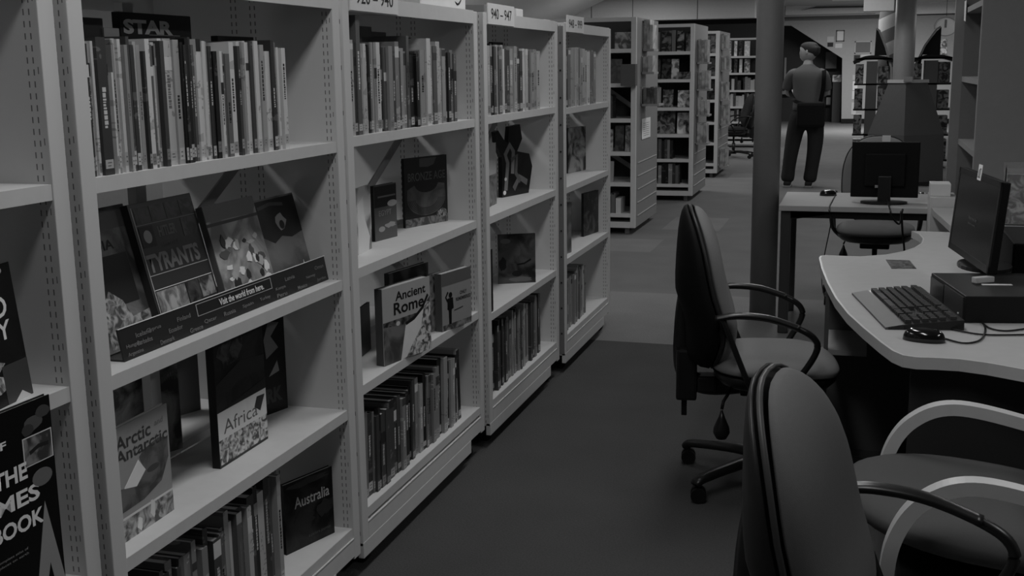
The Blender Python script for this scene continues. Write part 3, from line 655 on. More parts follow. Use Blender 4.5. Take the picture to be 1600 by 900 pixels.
# boxes and a wire basket on top of the bays
for (ya, yb, x0, x1, h, g, nm, lb) in ((3.45,3.62,-.30,-.08,.10,90,'box','grey box file on top of the 920 – 940 bay'), (3.66,4.12,-.10,-.03,.055,118,'book','white book lying on top of the 920 – 940 bay'), (5.02,5.12,-.22,-.10,.05,120,'box','small white box on top near the 940 – 947 sign end'), (4.62,4.98,-.36,-.12,.05,70,'box','grey flat box on top of the 940 – 947 bay'), (5.86,5.98,-.30,-.2,.035,122,'box','small white box on top of the 948 – 999 bay'), (5.45,5.80,-.42,-.25,.04,40,'tray','dark flat tray on top of the 948 – 999 bay')):
    o = MB().box((x0,0,0), (x1,yb-ya,h), flat(alb(g)), .003).build(nm, loc=(XS,ya,1.7065)); tag(o, lb, nm)
bk = empty('wire_basket', (XS-.19,3.86,1.7065)); tag(bk, 'black wire basket on top of the bays near the 940 – 947 sign', 'basket')
wb = MB()
def wire(mb, pts, r_=.0025): mb.sweep(pts, r_, r_, BLACK, n=6)
for zz in (.0,.05,.10):
    k = 1+zz*1.5; wire(wb, [(-.12*k,-.16*k,zz+.003),(.12*k,-.16*k,zz+.003),(.12*k,.16*k,zz+.003),(-.12*k,.16*k,zz+.003),(-.12*k,-.16*k,zz+.003)])
for i in range(7):
    y = -.16+.32*i/6; wire(wb, [(-.138,y*1.15,.10),(-.12,y,.003),(.12,y,.003),(.138,y*1.15,.10)])
wb.build('wire_body', bk)
hb = MB(); wire(hb, spline([(.138,.10,.10),(.15,.12,.05),(.16,.17,.02),(.155,.22,.05),(.14,.2,.10)]), .004); hb.build('carry_handle', bk)

# ------------------------------------------------------------------ far shelving units seen end on
def far_unit(x0, x1, y0, dep, zs, top, label, end_slats=True):
    R = empty('shelving_unit', (x0, y0, 0)); tag(R, label, 'shelving', 'white shelving units beyond the aisle')
    W = x1-x0; t = .045
    MB().box((0,0,.06), (t,dep,top), STEEL, .003).build('side_frame', R)
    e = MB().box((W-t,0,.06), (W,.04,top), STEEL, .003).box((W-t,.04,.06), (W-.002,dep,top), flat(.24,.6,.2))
    if end_slats:
        for i in range(5): e.sweep([(W+.001,.12,.16+.12*i),(W+.001,dep-.05,.16+.12*i)], .003, .004, flat(.45), ell=False)
    e.build('side_frame', R)
    for z in zs: MB().box((t,.004,z-.035), (W-t,dep-.004,z), STEEL).build('shelf', R)
    MB().box((t,0,top-.035), (W-t,.02,top), STEEL).build('header', R); MB().box((t,dep-.02,top-.05), (W-t,dep,top), STEEL).build('header', R)
    MB().box((t,.0,.06), (W-t,dep,.115), STEEL).box((t,.01,.115), (W-t,.02,.13), INK).build('plinth', R)
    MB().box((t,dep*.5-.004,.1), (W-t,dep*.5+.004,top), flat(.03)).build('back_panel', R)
    for cx, cy in ((.07,.05),(W-.08,.05),(.07,dep-.06),(W-.08,dep-.06)):
        MB().box((cx-.02,cy-.02,0), (cx+.02,cy+.02,.062), flat(.12), .006).build('castor', R)
    return R
ZU = (1.65,1.35,1.04,.745,.47,.19)
U1 = far_unit(-2.95,-1.925,10.2,1.15,ZU,1.92,'white shelving unit nearest beyond the long bays, with a slatted end panel')
U2 = far_unit(-2.85,-1.79,12.9,1.15,ZU,1.945,'white shelving unit with leaflet racks on its end, second beyond the aisle')
U3 = far_unit(-2.75,-1.852,15.7,1.3,ZU,1.94,'white shelving unit third beyond the aisle with many end racks')
U4 = far_unit(-3.6,-1.75,21.6,.5,ZU,1.97,'wide white bookcase against the dark recess at the end of the aisle', False)
def small_spines(px0, px1, py, y, z, hmin, hmax, wmin, wmax, greys, seed, name, group, lean=0, gap=.1):
    q = random.Random(seed); x = hit((px0, py), 1, y).x; xe = hit((px1, py), 1, y).x; i = 0
    while x < xe-.01:
        wd = q.uniform(wmin, wmax)
        if q.random() > gap:
            g = q.choice(greys); h = q.uniform(hmin, hmax)
            spine_book(x, y, z, min(wd, xe-x)-.001, h, .17, g, '%s small book, %s along %s' % (tone(g), ordinal(i), name), group, parts=False, facing='Y'); i += 1
        x += wd
# spine_book facing Y turns the spine towards the camera: its left edge is at x
def flat_face(pl, pr, pt, pb, y, g, label, cat='book', nm='book', mat=None, lean=.12, th=.015, z=None, group=None):
    A = hit((pl, pb), 1, y); B = hit((pr, pt), 1, y); zz = A.z if z is None else z
    o = MB().box((0,-th,0), (B.x-A.x,0,B.z-zz), mat or picture_mat(max(4,g-25), g+25, 14, pl % 17)).build(nm, loc=(A.x,y,zz), rot=(-lean,0,0)); tag(o, label, cat, group)
    return o
z = ZU
# unit 1
flat_face(961,987,50,75,10.32,62,'grey poster card on the top shelf of the nearest far unit','poster','poster',z=z[0],lean=.05)
flat_face(948,972,92,129,10.3,12,'black boxed set on the second shelf of the nearest far unit',z=z[1])
small_spines(948,957,120,10.24,z[2]+.0,.2,.24,.02,.035,[10,30,50],31,'third shelf, nearest far unit','books in the nearest far unit')
flat_face(948,958,202,236,10.28,70,'grey book on the fourth shelf of the nearest far unit',z=z[3])
flat_face(961,975,196,236,10.3,14,'black book in the middle of the fourth shelf of the nearest far unit',z=z[3])
flat_face(977,985,196,236,10.26,56,'dim grey book against the frame on the fourth shelf of the nearest far unit',z=z[3])
flat_face(948,959,252,283,10.26,88,'light grey binder on the fifth shelf of the nearest far unit',z=z[4],mat=flat(alb(80)))
for k, (a, c, tt, g) in enumerate(((948,953.5,307,95),(954.5,961,302,58),(962,970,310,100))):
    o = flat_face(a,c,tt,332,10.22,g,'%s binder on the bottom shelf of the nearest far unit' % ('pale narrow','dark tall','pale broad')[k],'binder','binder',mat=flat(alb(g)),lean=0,z=z[5],th=.2)
    o.location.y += .2; MB().box((.01,-.202,.17), (.03,-.2,.19), INK).build('finger_hole', o)
o = flat_face(973,996,100,134,10.198,62,'grey card box hanging on the corner of the nearest far unit','leaflet box','leaflet_box',lean=0,th=.10,mat=flat(alb(50)))
dbr = MB().sweep([(-2.3,10.7,1.30),(-1.98,10.7,1.08)], .004, .02, STEEL_D, ell=False)
dbr.sweep([(-2.3,10.7,.72),(-1.98,10.7,.52)], .004, .02, STEEL_D, ell=False).build('cross_brace', U1, loc=(2.95,-10.2,0))
# racks and notices on the end panels
def end_item(px0, px1, pt, pb, X, g, label, nm, cat, out=.004, mat=None, y=None):
    A = hit((px0, pb), 0, X+out); B = hit((px1, pb), 0, X+out); C_ = hit((px0, pt), 0, X+out)
    o = MB().box((-out,0,0), (0,B.y-A.y,C_.z-A.z), mat or flat(alb(g)), .0005 if out < .02 else .003).build(nm, loc=(X+out+.001,A.y,A.z)); tag(o, label, cat); return o, B.y-A.y, C_.z-A.z
def bracket(px0, px1, pt, pb, X, y0, g, label, nm='leaflet_rack', lean=0, items=3, seed=1):
    """a clear leaflet pocket projecting from an end panel towards the aisle"""
    A = hit((px0, pb), 1, y0); B = hit((px1, pt), 1, y0); q = random.Random(seed); A.x = X+.0005
    R = empty(nm, (A.x, y0, A.z)); tag(R, label, 'leaflet rack', 'leaflet racks on the shelving ends'); Wd = B.x-A.x; Hh = B.z-A.z
    MB().box((0,0,0), (Wd,.25,.02), flat(.3)).box((0,0,0), (.006,.25,Hh*.9), flat(.3)).build('pocket', R)
    for i in range(items):
        a = Wd*(.1+.8*i/items); m_ = MB(); m_.box((a,.01,.02), (a+Wd*.75/items,.22,Hh*q.uniform(.82,1)), picture_mat(g-12, g+14, 7, seed+i)); m_.build('leaflet', R)
    return R
o, a, c = end_item(1003,1016,186,218,-1.925,118,'white printed notice on the slatted end of the nearest far unit','notice','notice')
for i in range(7): MB().box((.0,a*.15,c*(.15+.1*i)), (.0008,a*.85,c*(.165+.1*i)), INK).build('text_line', o)
bracket(1002,1022,30,80,-1.925,10.5,84,'grey leaflet holder high on the end of the nearest far unit',seed=2)
bracket(1000,1022,84,116,-1.925,10.45,78,'leaflet rack with black and pale folders on the nearest far unit',seed=3,items=2)
bracket(998,1030,132,166,-1.925,10.45,50,'dark leaflet rack at mid height on the nearest far unit',seed=4,items=4)
for k, (a0, a1, tt, bb) in enumerate(((1092,1108,60,100),(1094,1110,108,142),(1093,1108,152,182),(1092,1106,192,226))):
    bracket(a0, a1, tt, bb, -1.79, 13.1, 80, 'grey leaflet rack on the second far unit, %s from its top' % ORD[k], seed=20+k)
for k, (a0, a1, tt, bb) in enumerate(((1128,1138,50,78),(1129,1141,84,112),(1130,1139,124,158),(1130,1140,162,196),(1130,1138,230,262))):
    bracket(a0, a1, tt, bb, -1.85, 15.9, 74, 'narrow leaflet rack on the third far unit, %s from its top' % ORD[k], seed=30+k)
# unit 2 contents
flat_face(1026,1031,50,78,13.0,70,'pale upright divider book at the left of the top shelf of the second far unit',z=z[0],mat=flat(alb(60)))
flat_face(1034,1049,48,78,13.05,30,'dark picture book on the top shelf of the second far unit, left',z=z[0],mat=picture_mat(6,70,12,5))
flat_face(1058,1069,48,78,13.05,30,'dark picture book on the top shelf of the second far unit, middle',z=z[0],mat=picture_mat(6,95,10,6))
flat_face(1072,1079,52,78,13.02,60,'grey leaning book on the top shelf of the second far unit',z=z[0])
flat_face(1050,1056,47,79,12.97,62,'grey divider on the top shelf of the second far unit',z=z[0],mat=flat(alb(60)),lean=0)
flat_face(1024,1032,92,122,13.0,16,'black book with a looped figure on the second shelf of the second far unit',z=z[1])
flat_face(1034,1050,92,122,13.1,30,'dark book on the second shelf of the second far unit',z=z[1])
flat_face(1049,1061,92,122,13.0,76,'pale fanned book on the second shelf of the second far unit',z=z[1])
flat_face(1062,1081,112,122,13.0,40,'stack of dark books lying on the second shelf of the second far unit',z=z[1],lean=0,th=.1)
flat_face(1024,1030,134,166,12.98,66,'grey upright book on the third shelf of the second far unit',z=z[2])
flat_face(1036,1052,140,165,13.0,52,'mid grey picture book on the third shelf of the second far unit',z=z[2])
flat_face(1059,1080,141,165,13.0,82,'light grey picture book on the third shelf of the second far unit',z=z[2])
flat_face(1023,1055,172,208,13.0,46,'wide patterned book on the fourth shelf of the second far unit',z=z[3])
flat_face(1058,1080,176,206,13.02,84,'book with a pale shell shaped picture on the fourth shelf of the second far unit',z=z[3],mat=picture_mat(30,110,8,9))
small_spines(1024,1056,230,12.93,z[4],.2,.24,.025,.05,[40,30,60,90,22,70],41,'fifth shelf, second far unit','books in the second far unit',gap=.12)
small_spines(1022,1062,270,12.93,z[5],.2,.25,.03,.055,[35,20,60,95,14,80],42,'bottom shelf, second far unit','books in the second far unit',gap=.12)
# unit 3 contents
for k, (tt, bb, g) in enumerate(((56,82,52),(90,117,40),(126,152,20))):
    flat_face(1105,1121,tt,bb,15.8,g,'grey picture book in the third far unit, %s shelf' % ORD[k],z=z[k])
# unit 4 contents: five rows of books
for k in range(6):
    rn = ('top','second','third','fourth','fifth','bottom')[k]
    if k < 2:
        for j, (a, c) in enumerate(((1137,1143),(1146,1152),(1154,1160),(1162,1172))):
            flat_face(a+1,c,(64,92)[k],(85,112)[k],21.7,(80,110,30,125)[(j+k) % 4],'%s face-out book, %s along the %s shelf of the end bookcase' % (('grey','pale','dark','white')[(j+k) % 4],ORD[j],rn),z=z[k])
    else:
        small_spines(1137,1178,170,21.64,z[k],.17,.25,.03,.06,[50,80,100,30,65,110,20,90],50+k,'%s shelf, end bookcase' % rn,'books in the end bookcase',gap=.06)

# ------------------------------------------------------------------ office chairs
def office_chair(name, loc, rz, label, fab, arm=True, star=0.3, scale=1.0, rim=.02, dback=0.0, sx=0.0, tb=.100, tf=.055, shell=None):
    shell = shell or PLASTIC
    R = empty(name, loc, rz); R.scale = (scale,)*3; tag(R, label, 'office chair', 'swivel chairs at the computer desks')
    # back: local centre
    bz = .745+dback; hh = .285
    bend = lambda q: -.024*((q/hh)) - .028*max(0, q/hh)**2 + .035*math.exp(-((q/hh+.45)/.4)**2)
    o = pad(.225, hh, tf, .012, bend, fab, 2.5, 44, 12, .02, pw=3.5).build('backrest', R, loc=(-.235,0,bz)); weld(o)
    o = pad(.232, hh+.006, .004, tb, bend, shell, 2.5, 44, 9, .02, tk=lambda q: 1-.62*max(0, q)).build('back_shell', R, loc=(-.262,0,bz)); weld(o)
    rimpts = []
    for i in range(45):
        t = 2*math.pi*i/44; c, s_ = math.cos(t), math.sin(t); e = 2.5
        y = .229*abs(c)**(2/e)*math.copysign(1,c); q = (hh+.003)*abs(s_)**(2/e)*math.copysign(1,s_)
        rimpts.append((-.25+bend(q)+.02*(y/.229)**2, y, bz+q))
    MB().sweep(rimpts, .004, .006, flat(rim,.45,.35), up=(1,0,0), n=8).build('edge_trim', R)
    # seat
    sm = pad(.24, .225, .045, .02, lambda q: -.018*max(0, q/.24)**3, fab, 3.0, 44, 9)
    sm.v = [(v[2]*1.0-.0+sx, v[1], v[0]+.458) for v in sm.v]; weld(sm.build('seat', R))
    sm = pad(.233, .218, .006, .062, lambda q: 0, PLASTIC, 3.0, 40, 8)
    sm.v = [(v[2]-.0+sx, v[1], v[0]+.440) for v in sm.v]; weld(sm.build('seat_shell', R))
    MB().box((-.12,-.09,.345), (.10,.09,.40), BLACK, .01).build('tilt_box', R)
    p = MB(); p.sweep(spline([(-.08,0,.37),(-.24,0,.36),(-.315,0,.42),(-.318,0,.60),(-.30,0,.74)]), .035, .016, PLASTIC, up=(0,1,0)); p.box((-.345,-.045,.31), (-.27,.045,.50), PLASTIC, .010); p.box((-.27,-.04,.34), (-.20,.04,.40), PLASTIC, .010); p.box((-.325,-.010,.245), (-.305,.010,.32), BLACK, .003)
    p.build('back_post', R)
    lv = MB(); lv.sweep([(-.15,-.08,.37),(-.18,-.19,.355),(-.185,-.20,.33)], .006, .006, BLACK); lv.lathe([(.004,.10),(.012,.075),(.027,.04),(.029,.02),(.018,0),(.006,-.004)], (-.185,-.20,.225), PLASTIC, 14)
    lv.build('height_lever', R)
    MB().lathe([(.027,.10),(.027,.24),(.016,.245),(.016,.35)], (0,0,0), flat(.015,.25,.6), 20).build('gas_column', R)
    st = MB(); st.lathe([(.05,.065),(.05,.115),(.03,.13)], (0,0,0), PLASTIC, 20)
    ends = []
    for k in range(5):
        a = star+2*math.pi*k/5; c, s_ = math.cos(a), math.sin(a); ends.append((c*.345, s_*.345))
        st.sweep(spline([(c*.03,s_*.03,.10),(c*.16,s_*.16,.098),(c*.33,s_*.33,.080),(c*.36,s_*.36,.062)]), .032, .020, PLASTIC, taper=lambda q: 1-.35*q)
    st.build('star_base', R)
    for (x, y) in ends:
        w_ = MB()
        for s_ in (-.016,.016):
            w_.prism([(x+.027*math.cos(a*math.pi/9), .027+.027*math.sin(a*math.pi/9)) for a in range(18)], 1, y+s_-.009, y+s_+.009, RUBBER)
        w_.box((x-.008,y-.008,.027), (x+.008,y+.008,.07), PLASTIC); w_.build('castor', R)
    if arm:
        for s_ in (-1, 1):
            y = s_*.272
            a_ = MB(); a_.sweep(spline([(-.215,y,.665),(-.14,y,.675),(-.04,y,.667),(.06,y,.635),(.112,y,.60),(.117,y*.99,.555),(.07,y*.95,.47),(.03,y*.80,.415)], 7), .013, .011, PLASTIC, up=(0,0,1), n=10)
            a_.sweep(spline([(-.215,y,.665),(-.14,y,.678),(-.04,y,.670),(.06,y,.638)], 6), .022, .010, PLASTIC, n=10)
            a_.sweep(spline([(-.19,y,.665),(-.165,y,.60),(-.10,y*.95,.44),(-.07,y*.8,.405)]), .014, .010, PLASTIC, n=10)
            a_.build('armrest', R)
    return R
FAB = flat(.20,.85,.15,bump=.25,bscale=900); FABD = flat(.13,.85,.15,bump=.25,bscale=900)
office_chair('office_chair', (-.268,4.10,0), math.radians(8), 'swivel office chair with arms in profile at the curved desk, a lever under its seat', FAB, star=2.60, scale=1.0, dback=-.02, shell=flat(.006,.7,.15))
office_chair('office_chair', (.158,1.98,0), math.radians(-7), 'nearest swivel office chair, its curved back rising from the bottom of the picture', FABD, star=1.2, scale=1.0, rim=.05, dback=-.065, tb=.062, tf=.08, shell=flat(.02,.4,.3))
office_chair('office_chair', (.11,7.62,0), math.radians(-92), 'swivel office chair facing out behind the far computer screen', flat(.13,.85,.15), star=.4, scale=1.0)
office_chair('office_chair', (-2.0,19.2,0), math.radians(200), 'distant swivel office chair half hidden behind the dark column', flat(.02,.8,.2), star=.9, scale=1.0)
# pale framed armchair, mostly out of the picture
R = empty('loop_armchair', (.33,2.70,0), math.pi); tag(R, 'low armchair with pale bent loop arms and a dark seat in front of the desk', 'armchair')
LF = flat(.60,.4,.35)
for s_ in (-1, 1):
    y = s_*.285; a_ = MB()
    a_.sweep(spline([(.225,y,.0),(.232,y,.20),(.242,y,.40),(.228,y,.52),(.175,y,.605),(.08,y,.645),(-.08,y,.62),(-.24,y,.57),(-.36,y,.50),(-.40,y,.40),(-.40,y,.2),(-.42,y,.0)], 8), .015, .020, LF, up=(0,1,0), ell=False, n=4)
    a_.v = [tuple(v) for v in a_.v]
    o = a_.build('loop_arm', R)
    MB().prism([(.240+.006*math.cos(k*math.pi/6), .38+.006*math.sin(k*math.pi/6)) for k in range(12)], 1, y-.026, y+.026, INK).build('bolt', o)
    MB().sweep(spline([(.235,y*.95,.36),(.17,y*.95,.405),(.0,y*.95,.39),(-.22,y*.95,.30),(-.38,y*.95,.27)], 6), .011, .019, LF, up=(0,1,0), ell=False).build('side_rail', R)
sm = pad(.30, .32, .035, .055, lambda q: -.06*(1-q/.32)*.5, flat(.085,.8,.2,bump=.2,bscale=900), 2.3, 40, 9)
sm.v = [(v[2]+.02, v[1]-.03, v[0]+.515) for v in sm.v]; weld(sm.build('seat', R))
sm = pad(.245, .22, .03, .03, lambda q: -.25*q, flat(.085,.8,.2), 2.6, 40, 8)
sm.v = [(v[0]-.33, v[1], v[2]+.68) for v in sm.v]; weld(sm.build('backrest', R))
MB().box((-.30,-.25,.36), (.22,.25,.41), BLACK, .01).build('seat_frame', R)

# ------------------------------------------------------------------ desks
DT = .73
def dp(px, py): q = hit((px, py), 2, DT); return (q.x, q.y)
out = [dp(*p) for p in ((1281,403),(1285,420),(1294,442),(1307,466),(1326,490),(1350,512),(1378,535),(1396,548),(1412,555),(1432,558),(1465,559),(1500,561),(1545,567),(1600,577))]
out += [(.62,2.98),(1.25,2.98),(1.25,5.62)] + [dp(*p) for p in ((1480,363),(1425,361),(1437,366),(1443,373),(1441,380),(1430,387),(1412,393),(1385,398),(1345,401),(1310,400),(1290,399),(1283,400))]
DESK = flat(.40,.6,.2)
R = empty('computer_desk', (0,0,0)); R.location = (0.4,4.3,0); tag(R, 'pale wavy-edged computer desk holding the keyboard, mouse and near screen', 'desk')
def rel(pts): return [(x-.4, y-4.3) for x, y in pts]
MB().prism(rel(out), 2, DT-.032, DT, DESK).build('worktop', R)
ed = MB(); ed.sweep([(x,y,DT-.016) for x, y in rel(out)]+[(rel(out)[0][0],rel(out)[0][1],DT-.016)], .0035, .0165, flat(.50,.4,.3), ell=False); ed.build('edge_band', R)
DP = flat(.035,.7,.2)
MB().box((.155-.4,3.22-4.3,0), (1.2-.4,3.25-4.3,DT-.032), flat(.038,.7,.2)).build('end_panel', R)
MB().box((.62-.4,3.25-4.3,0), (.65-.4,5.5-4.3,DT-.032), DP).build('modesty_panel', R)
q0 = hit((1297,560), 1, 4.45)
MB().box((-.10-.4,4.55-4.3,0), (.60-.4,4.58-4.3,DT-.032), flat(.10,.6,.2)).build('leg_panel', R)
MB().box((-.10-.4,4.22-4.3,.46), (.05-.4,4.55-4.3,.48), flat(.30,.5,.2)).box((-.10-.4,4.22-4.3,0), (-.085-.4,4.24-4.3,DT-.032), flat(.10)).build('under_shelf', R)
# neighbouring worktop lobe beyond, carrying the leaflet holder
lobe = [dp(*p) for p in ((1489,368),(1470,350),(1459,340),(1455,334),(1462,333),(1470,334))] + [(.95,6.24),(1.25,6.24),(1.25,4.72),(.95,4.72)] + [dp(1600,397), dp(1570,386)]
R2 = empty('side_worktop', (.8,5.6,0)); tag(R2, 'pale rounded worktop behind the near screen', 'desk')
MB().prism([(x-.8,y-5.6) for x, y in lobe], 2, .733, .762, flat(.36,.5,.3)).build('worktop', R2)
MB().box((.1,.3,0), (.4,.35,.733), DP).build('support_panel', R2)
# far rectangular desk
A = hit((1217,321), 2, DT); R3 = empty('far_desk', (A.x,A.y,0)); tag(R3, 'pale rectangular computer desk beside the dark column', 'desk')
MB().box((0,0,DT-.03), (.89,.72,DT), flat(.39,.8,.1), .003).build('worktop', R3)
MB().box((.02,.03,DT-.07), (.87,.06,DT-.03), BLACK).box((.02,.66,DT-.07), (.87,.69,DT-.03), BLACK).build('frame_rail', R3)
for x, y in ((.01,.02),(.84,.02),(.01,.64),(.84,.64)): MB().box((x,y,0), (x+.055,y+.055,DT-.03), flat(.04,.4,.4), .008).build('leg', R3)
MB().prism([(.06,DT-.03),(.06,DT-.075),(.10,DT-.075),(.30,DT-.04),(.30,DT-.03)], 1, .03, .06, BLACK).build('bracket', R3)
A = hit((1454,308), 1, 6.30)
o = MB().box((0,0,0), (.13,.25,A.z), flat(.5,.5,.3), .004).build('white_pedestal', loc=(A.x,6.30,0)); tag(o, 'narrow white pedestal box between the far desk and the rounded worktop', 'pedestal')
o = MB().box((0,0,0), (.10,.15,.065), flat(.6,.5,.3), .004).build('white_box', loc=(A.x+.0,6.34,A.z)); tag(o, 'small white box on the white pedestal', 'box')

# ------------------------------------------------------------------ computers
def monitor(name, BL, BR, h, tilt, label, th=.045, back=False, stand_h=.1, zbase=DT, base_off=.06):
    """BL, BR: lower corners of the screen face as its viewer sees them (left, right)"""
    BL, BR = Vector(BL), Vector(BR); w_ = (BR-BL).length; mid = (BL+BR)/2
    u = (BR-BL).normalized(); ang = math.atan2(u.y, u.x)
    R = empty(name, (mid.x, mid.y, zbase), ang); tag(R, label, 'monitor', 'computer screens on the desks')   # local x along the screen, +y behind it
    S = empty('screen_housing', (0,0,BL.z-zbase)); S.parent = R; S.rotation_euler = (-tilt,0,0)
    hs = MB(); fr_ = .018; hs.box((-w_/2,.004,0), (w_/2,th*.6,h), flat(.005,.6,.15), .004)
    hs.box((-w_/2,0,0), (-w_/2+fr_,.006,h), PLASTIC); hs.box((w_/2-fr_,0,0), (w_/2,.006,h), PLASTIC); hs.box((-w_/2,0,h-fr_), (w_/2,.006,h), PLASTIC); hs.box((-w_/2,0,0), (w_/2,.006,fr_*1.3), PLASTIC)
    hs.box((-w_*.3,th*.6,h*.2), (w_*.3,th,h*.8), flat(.005,.6,.15), .008)
    hs.build('casing', S)
    pn = MB().box((-w_/2+fr_,.001,fr_*1.3), (w_/2-fr_,.004,h-fr_), flat(.018,.15,.5)).build('screen_panel', S)
    n = MB().box((-.035,th,-stand_h*.9), (.035,th+.02,h*.4), PLASTIC, .006).build('stand_neck', R, loc=(0,.005,BL.z-zbase))
    pts = [(.125*math.cos(a*math.pi/12), base_off+.085*math.sin(a*math.pi/12)) for a in range(24)]
    MB().prism(pts, 2, 0, .012, PLASTIC).build('stand_base', R)
    return R, S, w_
# far screen: seen from behind
TL = hit((1332,222), 1, 6.72); TR = hit((1439,222), 1, 6.72); BLv = hit((1333,308), 1, 6.72)
R, S, w_ = monitor('computer_monitor', (TR.x,6.76,BLv.z), (TL.x,6.76,BLv.z), TL.z-BLv.z, 0.0, 'black computer screen seen from behind on the far desk')
MB().box((w_*.02,.046,.055), (w_*.14,.047,.07), flat(.30,.4,.3)).build('rear_label', S)
o = MB().box((-.022,-.001,-.0), (.022,.004,.035), PAPER).build('paper_tag', S, loc=(-w_*.0,0,TL.z-BLv.z)); o['label'] = 'small white paper tag on the top edge'
# near screen standing over the desktop computer
M0, M1 = Vector((.318,4.42,.838)), Vector((.398,3.86,.826))
R, S, w_ = monitor('computer_monitor', M0, M1, .292, math.radians(5), 'black computer screen facing the aisle on the near desk, with a white tag on top', zbase=.812, stand_h=.02, th=.05)
o = MB().box((-.024,-.002,.0), (.024,-.0005,.052), WHITE).build('paper_tag', S, loc=(.01,0,.272)); o['label'] = 'white tag printed with two upright arrows'
for s_ in (-1, 1): MB().box((s_*.008-.0025,-.0028,.008), (s_*.008+.0025,-.002,.036), INK).box((s_*.008-.006,-.0028,.036 if s_ > 0 else .008), (s_*.008+.006,-.002,.040 if s_ > 0 else .012), INK).build('tag_arrow', o)
for i, (a, w2) in enumerate(((.135,.11),(.115,.10))):
    lettering(('Reserved for' if i == 0 else 'library users'), S, 'screen_text', (-.05,a,-.05+w2,a+.012), flat(.12,.5,.2), 'Y', off=.0)
# desktop computer
pa, pb = hit((1453,464), 2, DT), hit((1504,503), 2, DT)
L_ = (pb-pa).length; ang = math.atan2(pb.y-pa.y, pb.x-pa.x)
R = empty('desktop_computer', (pa.x,pa.y,DT), ang); tag(R, 'black desktop computer lying flat under the near screen', 'computer')
L_ = .40
MB().box((0,.0,0), (L_,.40,.082), flat(.010,.5,.2), .004).build('case', R)
MB().box((L_*.45,-.004,.006), (L_*.97,0,.076), flat(.03,.4,.4)).box((L_*.02,-.003,.01), (L_*.42,0,.072), PLASTIC).build('front_panel', R)
MB().box((L_*.86,-.006,.018), (L_*.88,-.004,.022), WHITE).build('power_light', R)
o = MB().box((L_*.52,.10,.082), (L_*.56,.19,.084), PAPER).build('asset_label', R)
o = MB().box((-.035,-.012,0), (.035,.012,.02), flat(.45,.5,.3), .004).build('adapter', loc=(hit((1536,437),2,.822).x,hit((1536,437),2,.822).y,.8125), rot=(0,0,.6)); tag(o, 'small white adapter block on the flat computer below the screen', 'adapter')
# black box unit at the right edge
o = MB().box((0,0,0), (.5,.45,.165), flat(.004,.7,.1), .008); o = o.build('printer', loc=(.505,4.16,DT)); tag(o, 'black boxy device beside the near screen at the right edge', 'printer')
MB().box((.06,-.002,.05), (.44,.0,.09), flat(.02,.3,.4)).build('paper_slot', o)
# keyboard
KZ = DT
ka, kb, kc, kd = (hit(p, 2, KZ+.012) for p in ((1335,455),(1388,509),(1472,496),(1422,452)))
KW = (kb-ka).length; KD = (kc-kb).length; ang = math.atan2(kb.y-ka.y, kb.x-ka.x)
R = empty('keyboard', (ka.x,ka.y,KZ), ang); tag(R, 'black computer keyboard with a grey palm rest on the near desk', 'keyboard')
KW = min(KW,.53); KD = min(KD,.215)
MB().prism([(0,0),(.0,.008),(.055,.016),(KD,.030),(KD,0)], 0, 0, KW, PLASTIC).build('key_bed', R)
MB().prism([(-.008,0),(-.008,.007),(.044,.0160),(.044,.0)], 0, 0, KW, flat(.11,.5,.3)).build('palm_rest', R)
ks = MB()
for rr_ in range(6):
    yk = .052+rr_*.0245+(.006 if rr_ == 5 else 0); zk = .018+(yk-.055)*.088; x = .012
    segs = [(.012, KW*.655), (KW*.675, KW*.80), (KW*.82, KW*.985)]
    for si, (xa, xb) in enumerate(segs):
        if si == 1 and rr_ in (2,): continue
        x = xa
        while x < xb-.010:
            wk = .0205
            if si == 0 and rr_ == 0 and KW*.17 < x < KW*.40: wk = .11
            ks.box((x,yk,zk-.002), (min(x+wk-.0065,xb),yk+.018,zk+.008), flat(.045,.4,.4)); x += wk
ks.build('keys', R)
# mouse
mq = hit((1444,524), 2, DT+.015); mm = pad(.034, .058, .034, .0, lambda q: 0, flat(.006,.12,.7), 2.2, 32, 8)
mm.v = [(v[2], v[1], max(0, v[0])) for v in mm.v]; o = mm.build('computer_mouse', loc=(mq.x,mq.y,DT+.0005), rot=(0,0,-.25)); weld(o); tag(o, 'glossy black mouse in front of the keyboard on the near desk', 'mouse')
MB().box((.01,-.004,.024), (.034,.004,.031), flat(.05,.3,.4), .002).build('scroll_wheel', o)
mq2 = hit((1294,303), 2, DT+.01); mm = pad(.032, .05, .032, .0, lambda q: 0, flat(.008,.2,.5), 2.2, 24, 6)
mm.v = [(v[2], v[1], max(0, v[0])) for v in mm.v]; o = mm.build('computer_mouse', loc=(mq2.x,mq2.y,DT+.0005), rot=(0,0,.2)); weld(o); tag(o, 'small black mouse on the far desk near the dark column', 'mouse')
MB().box((.008,-.004,.024), (.03,.004,.029), flat(.1)).build('scroll_wheel', o)
# card on the desk
c0, c1_, c2_, c3 = (hit(p, 2, DT) for p in ((1393,420),(1432,420),(1421,407),(1384,406)))
o = MB().prism([(p.x-c0.x,p.y-c0.y) for p in (c0,c1_,c2_,c3)], 2, 0, .0012, picture_mat(22,62,38,77)).build('printed_card', loc=(c0.x,c0.y,DT)); tag(o, 'small patterned printed card lying on the near desk', 'card')
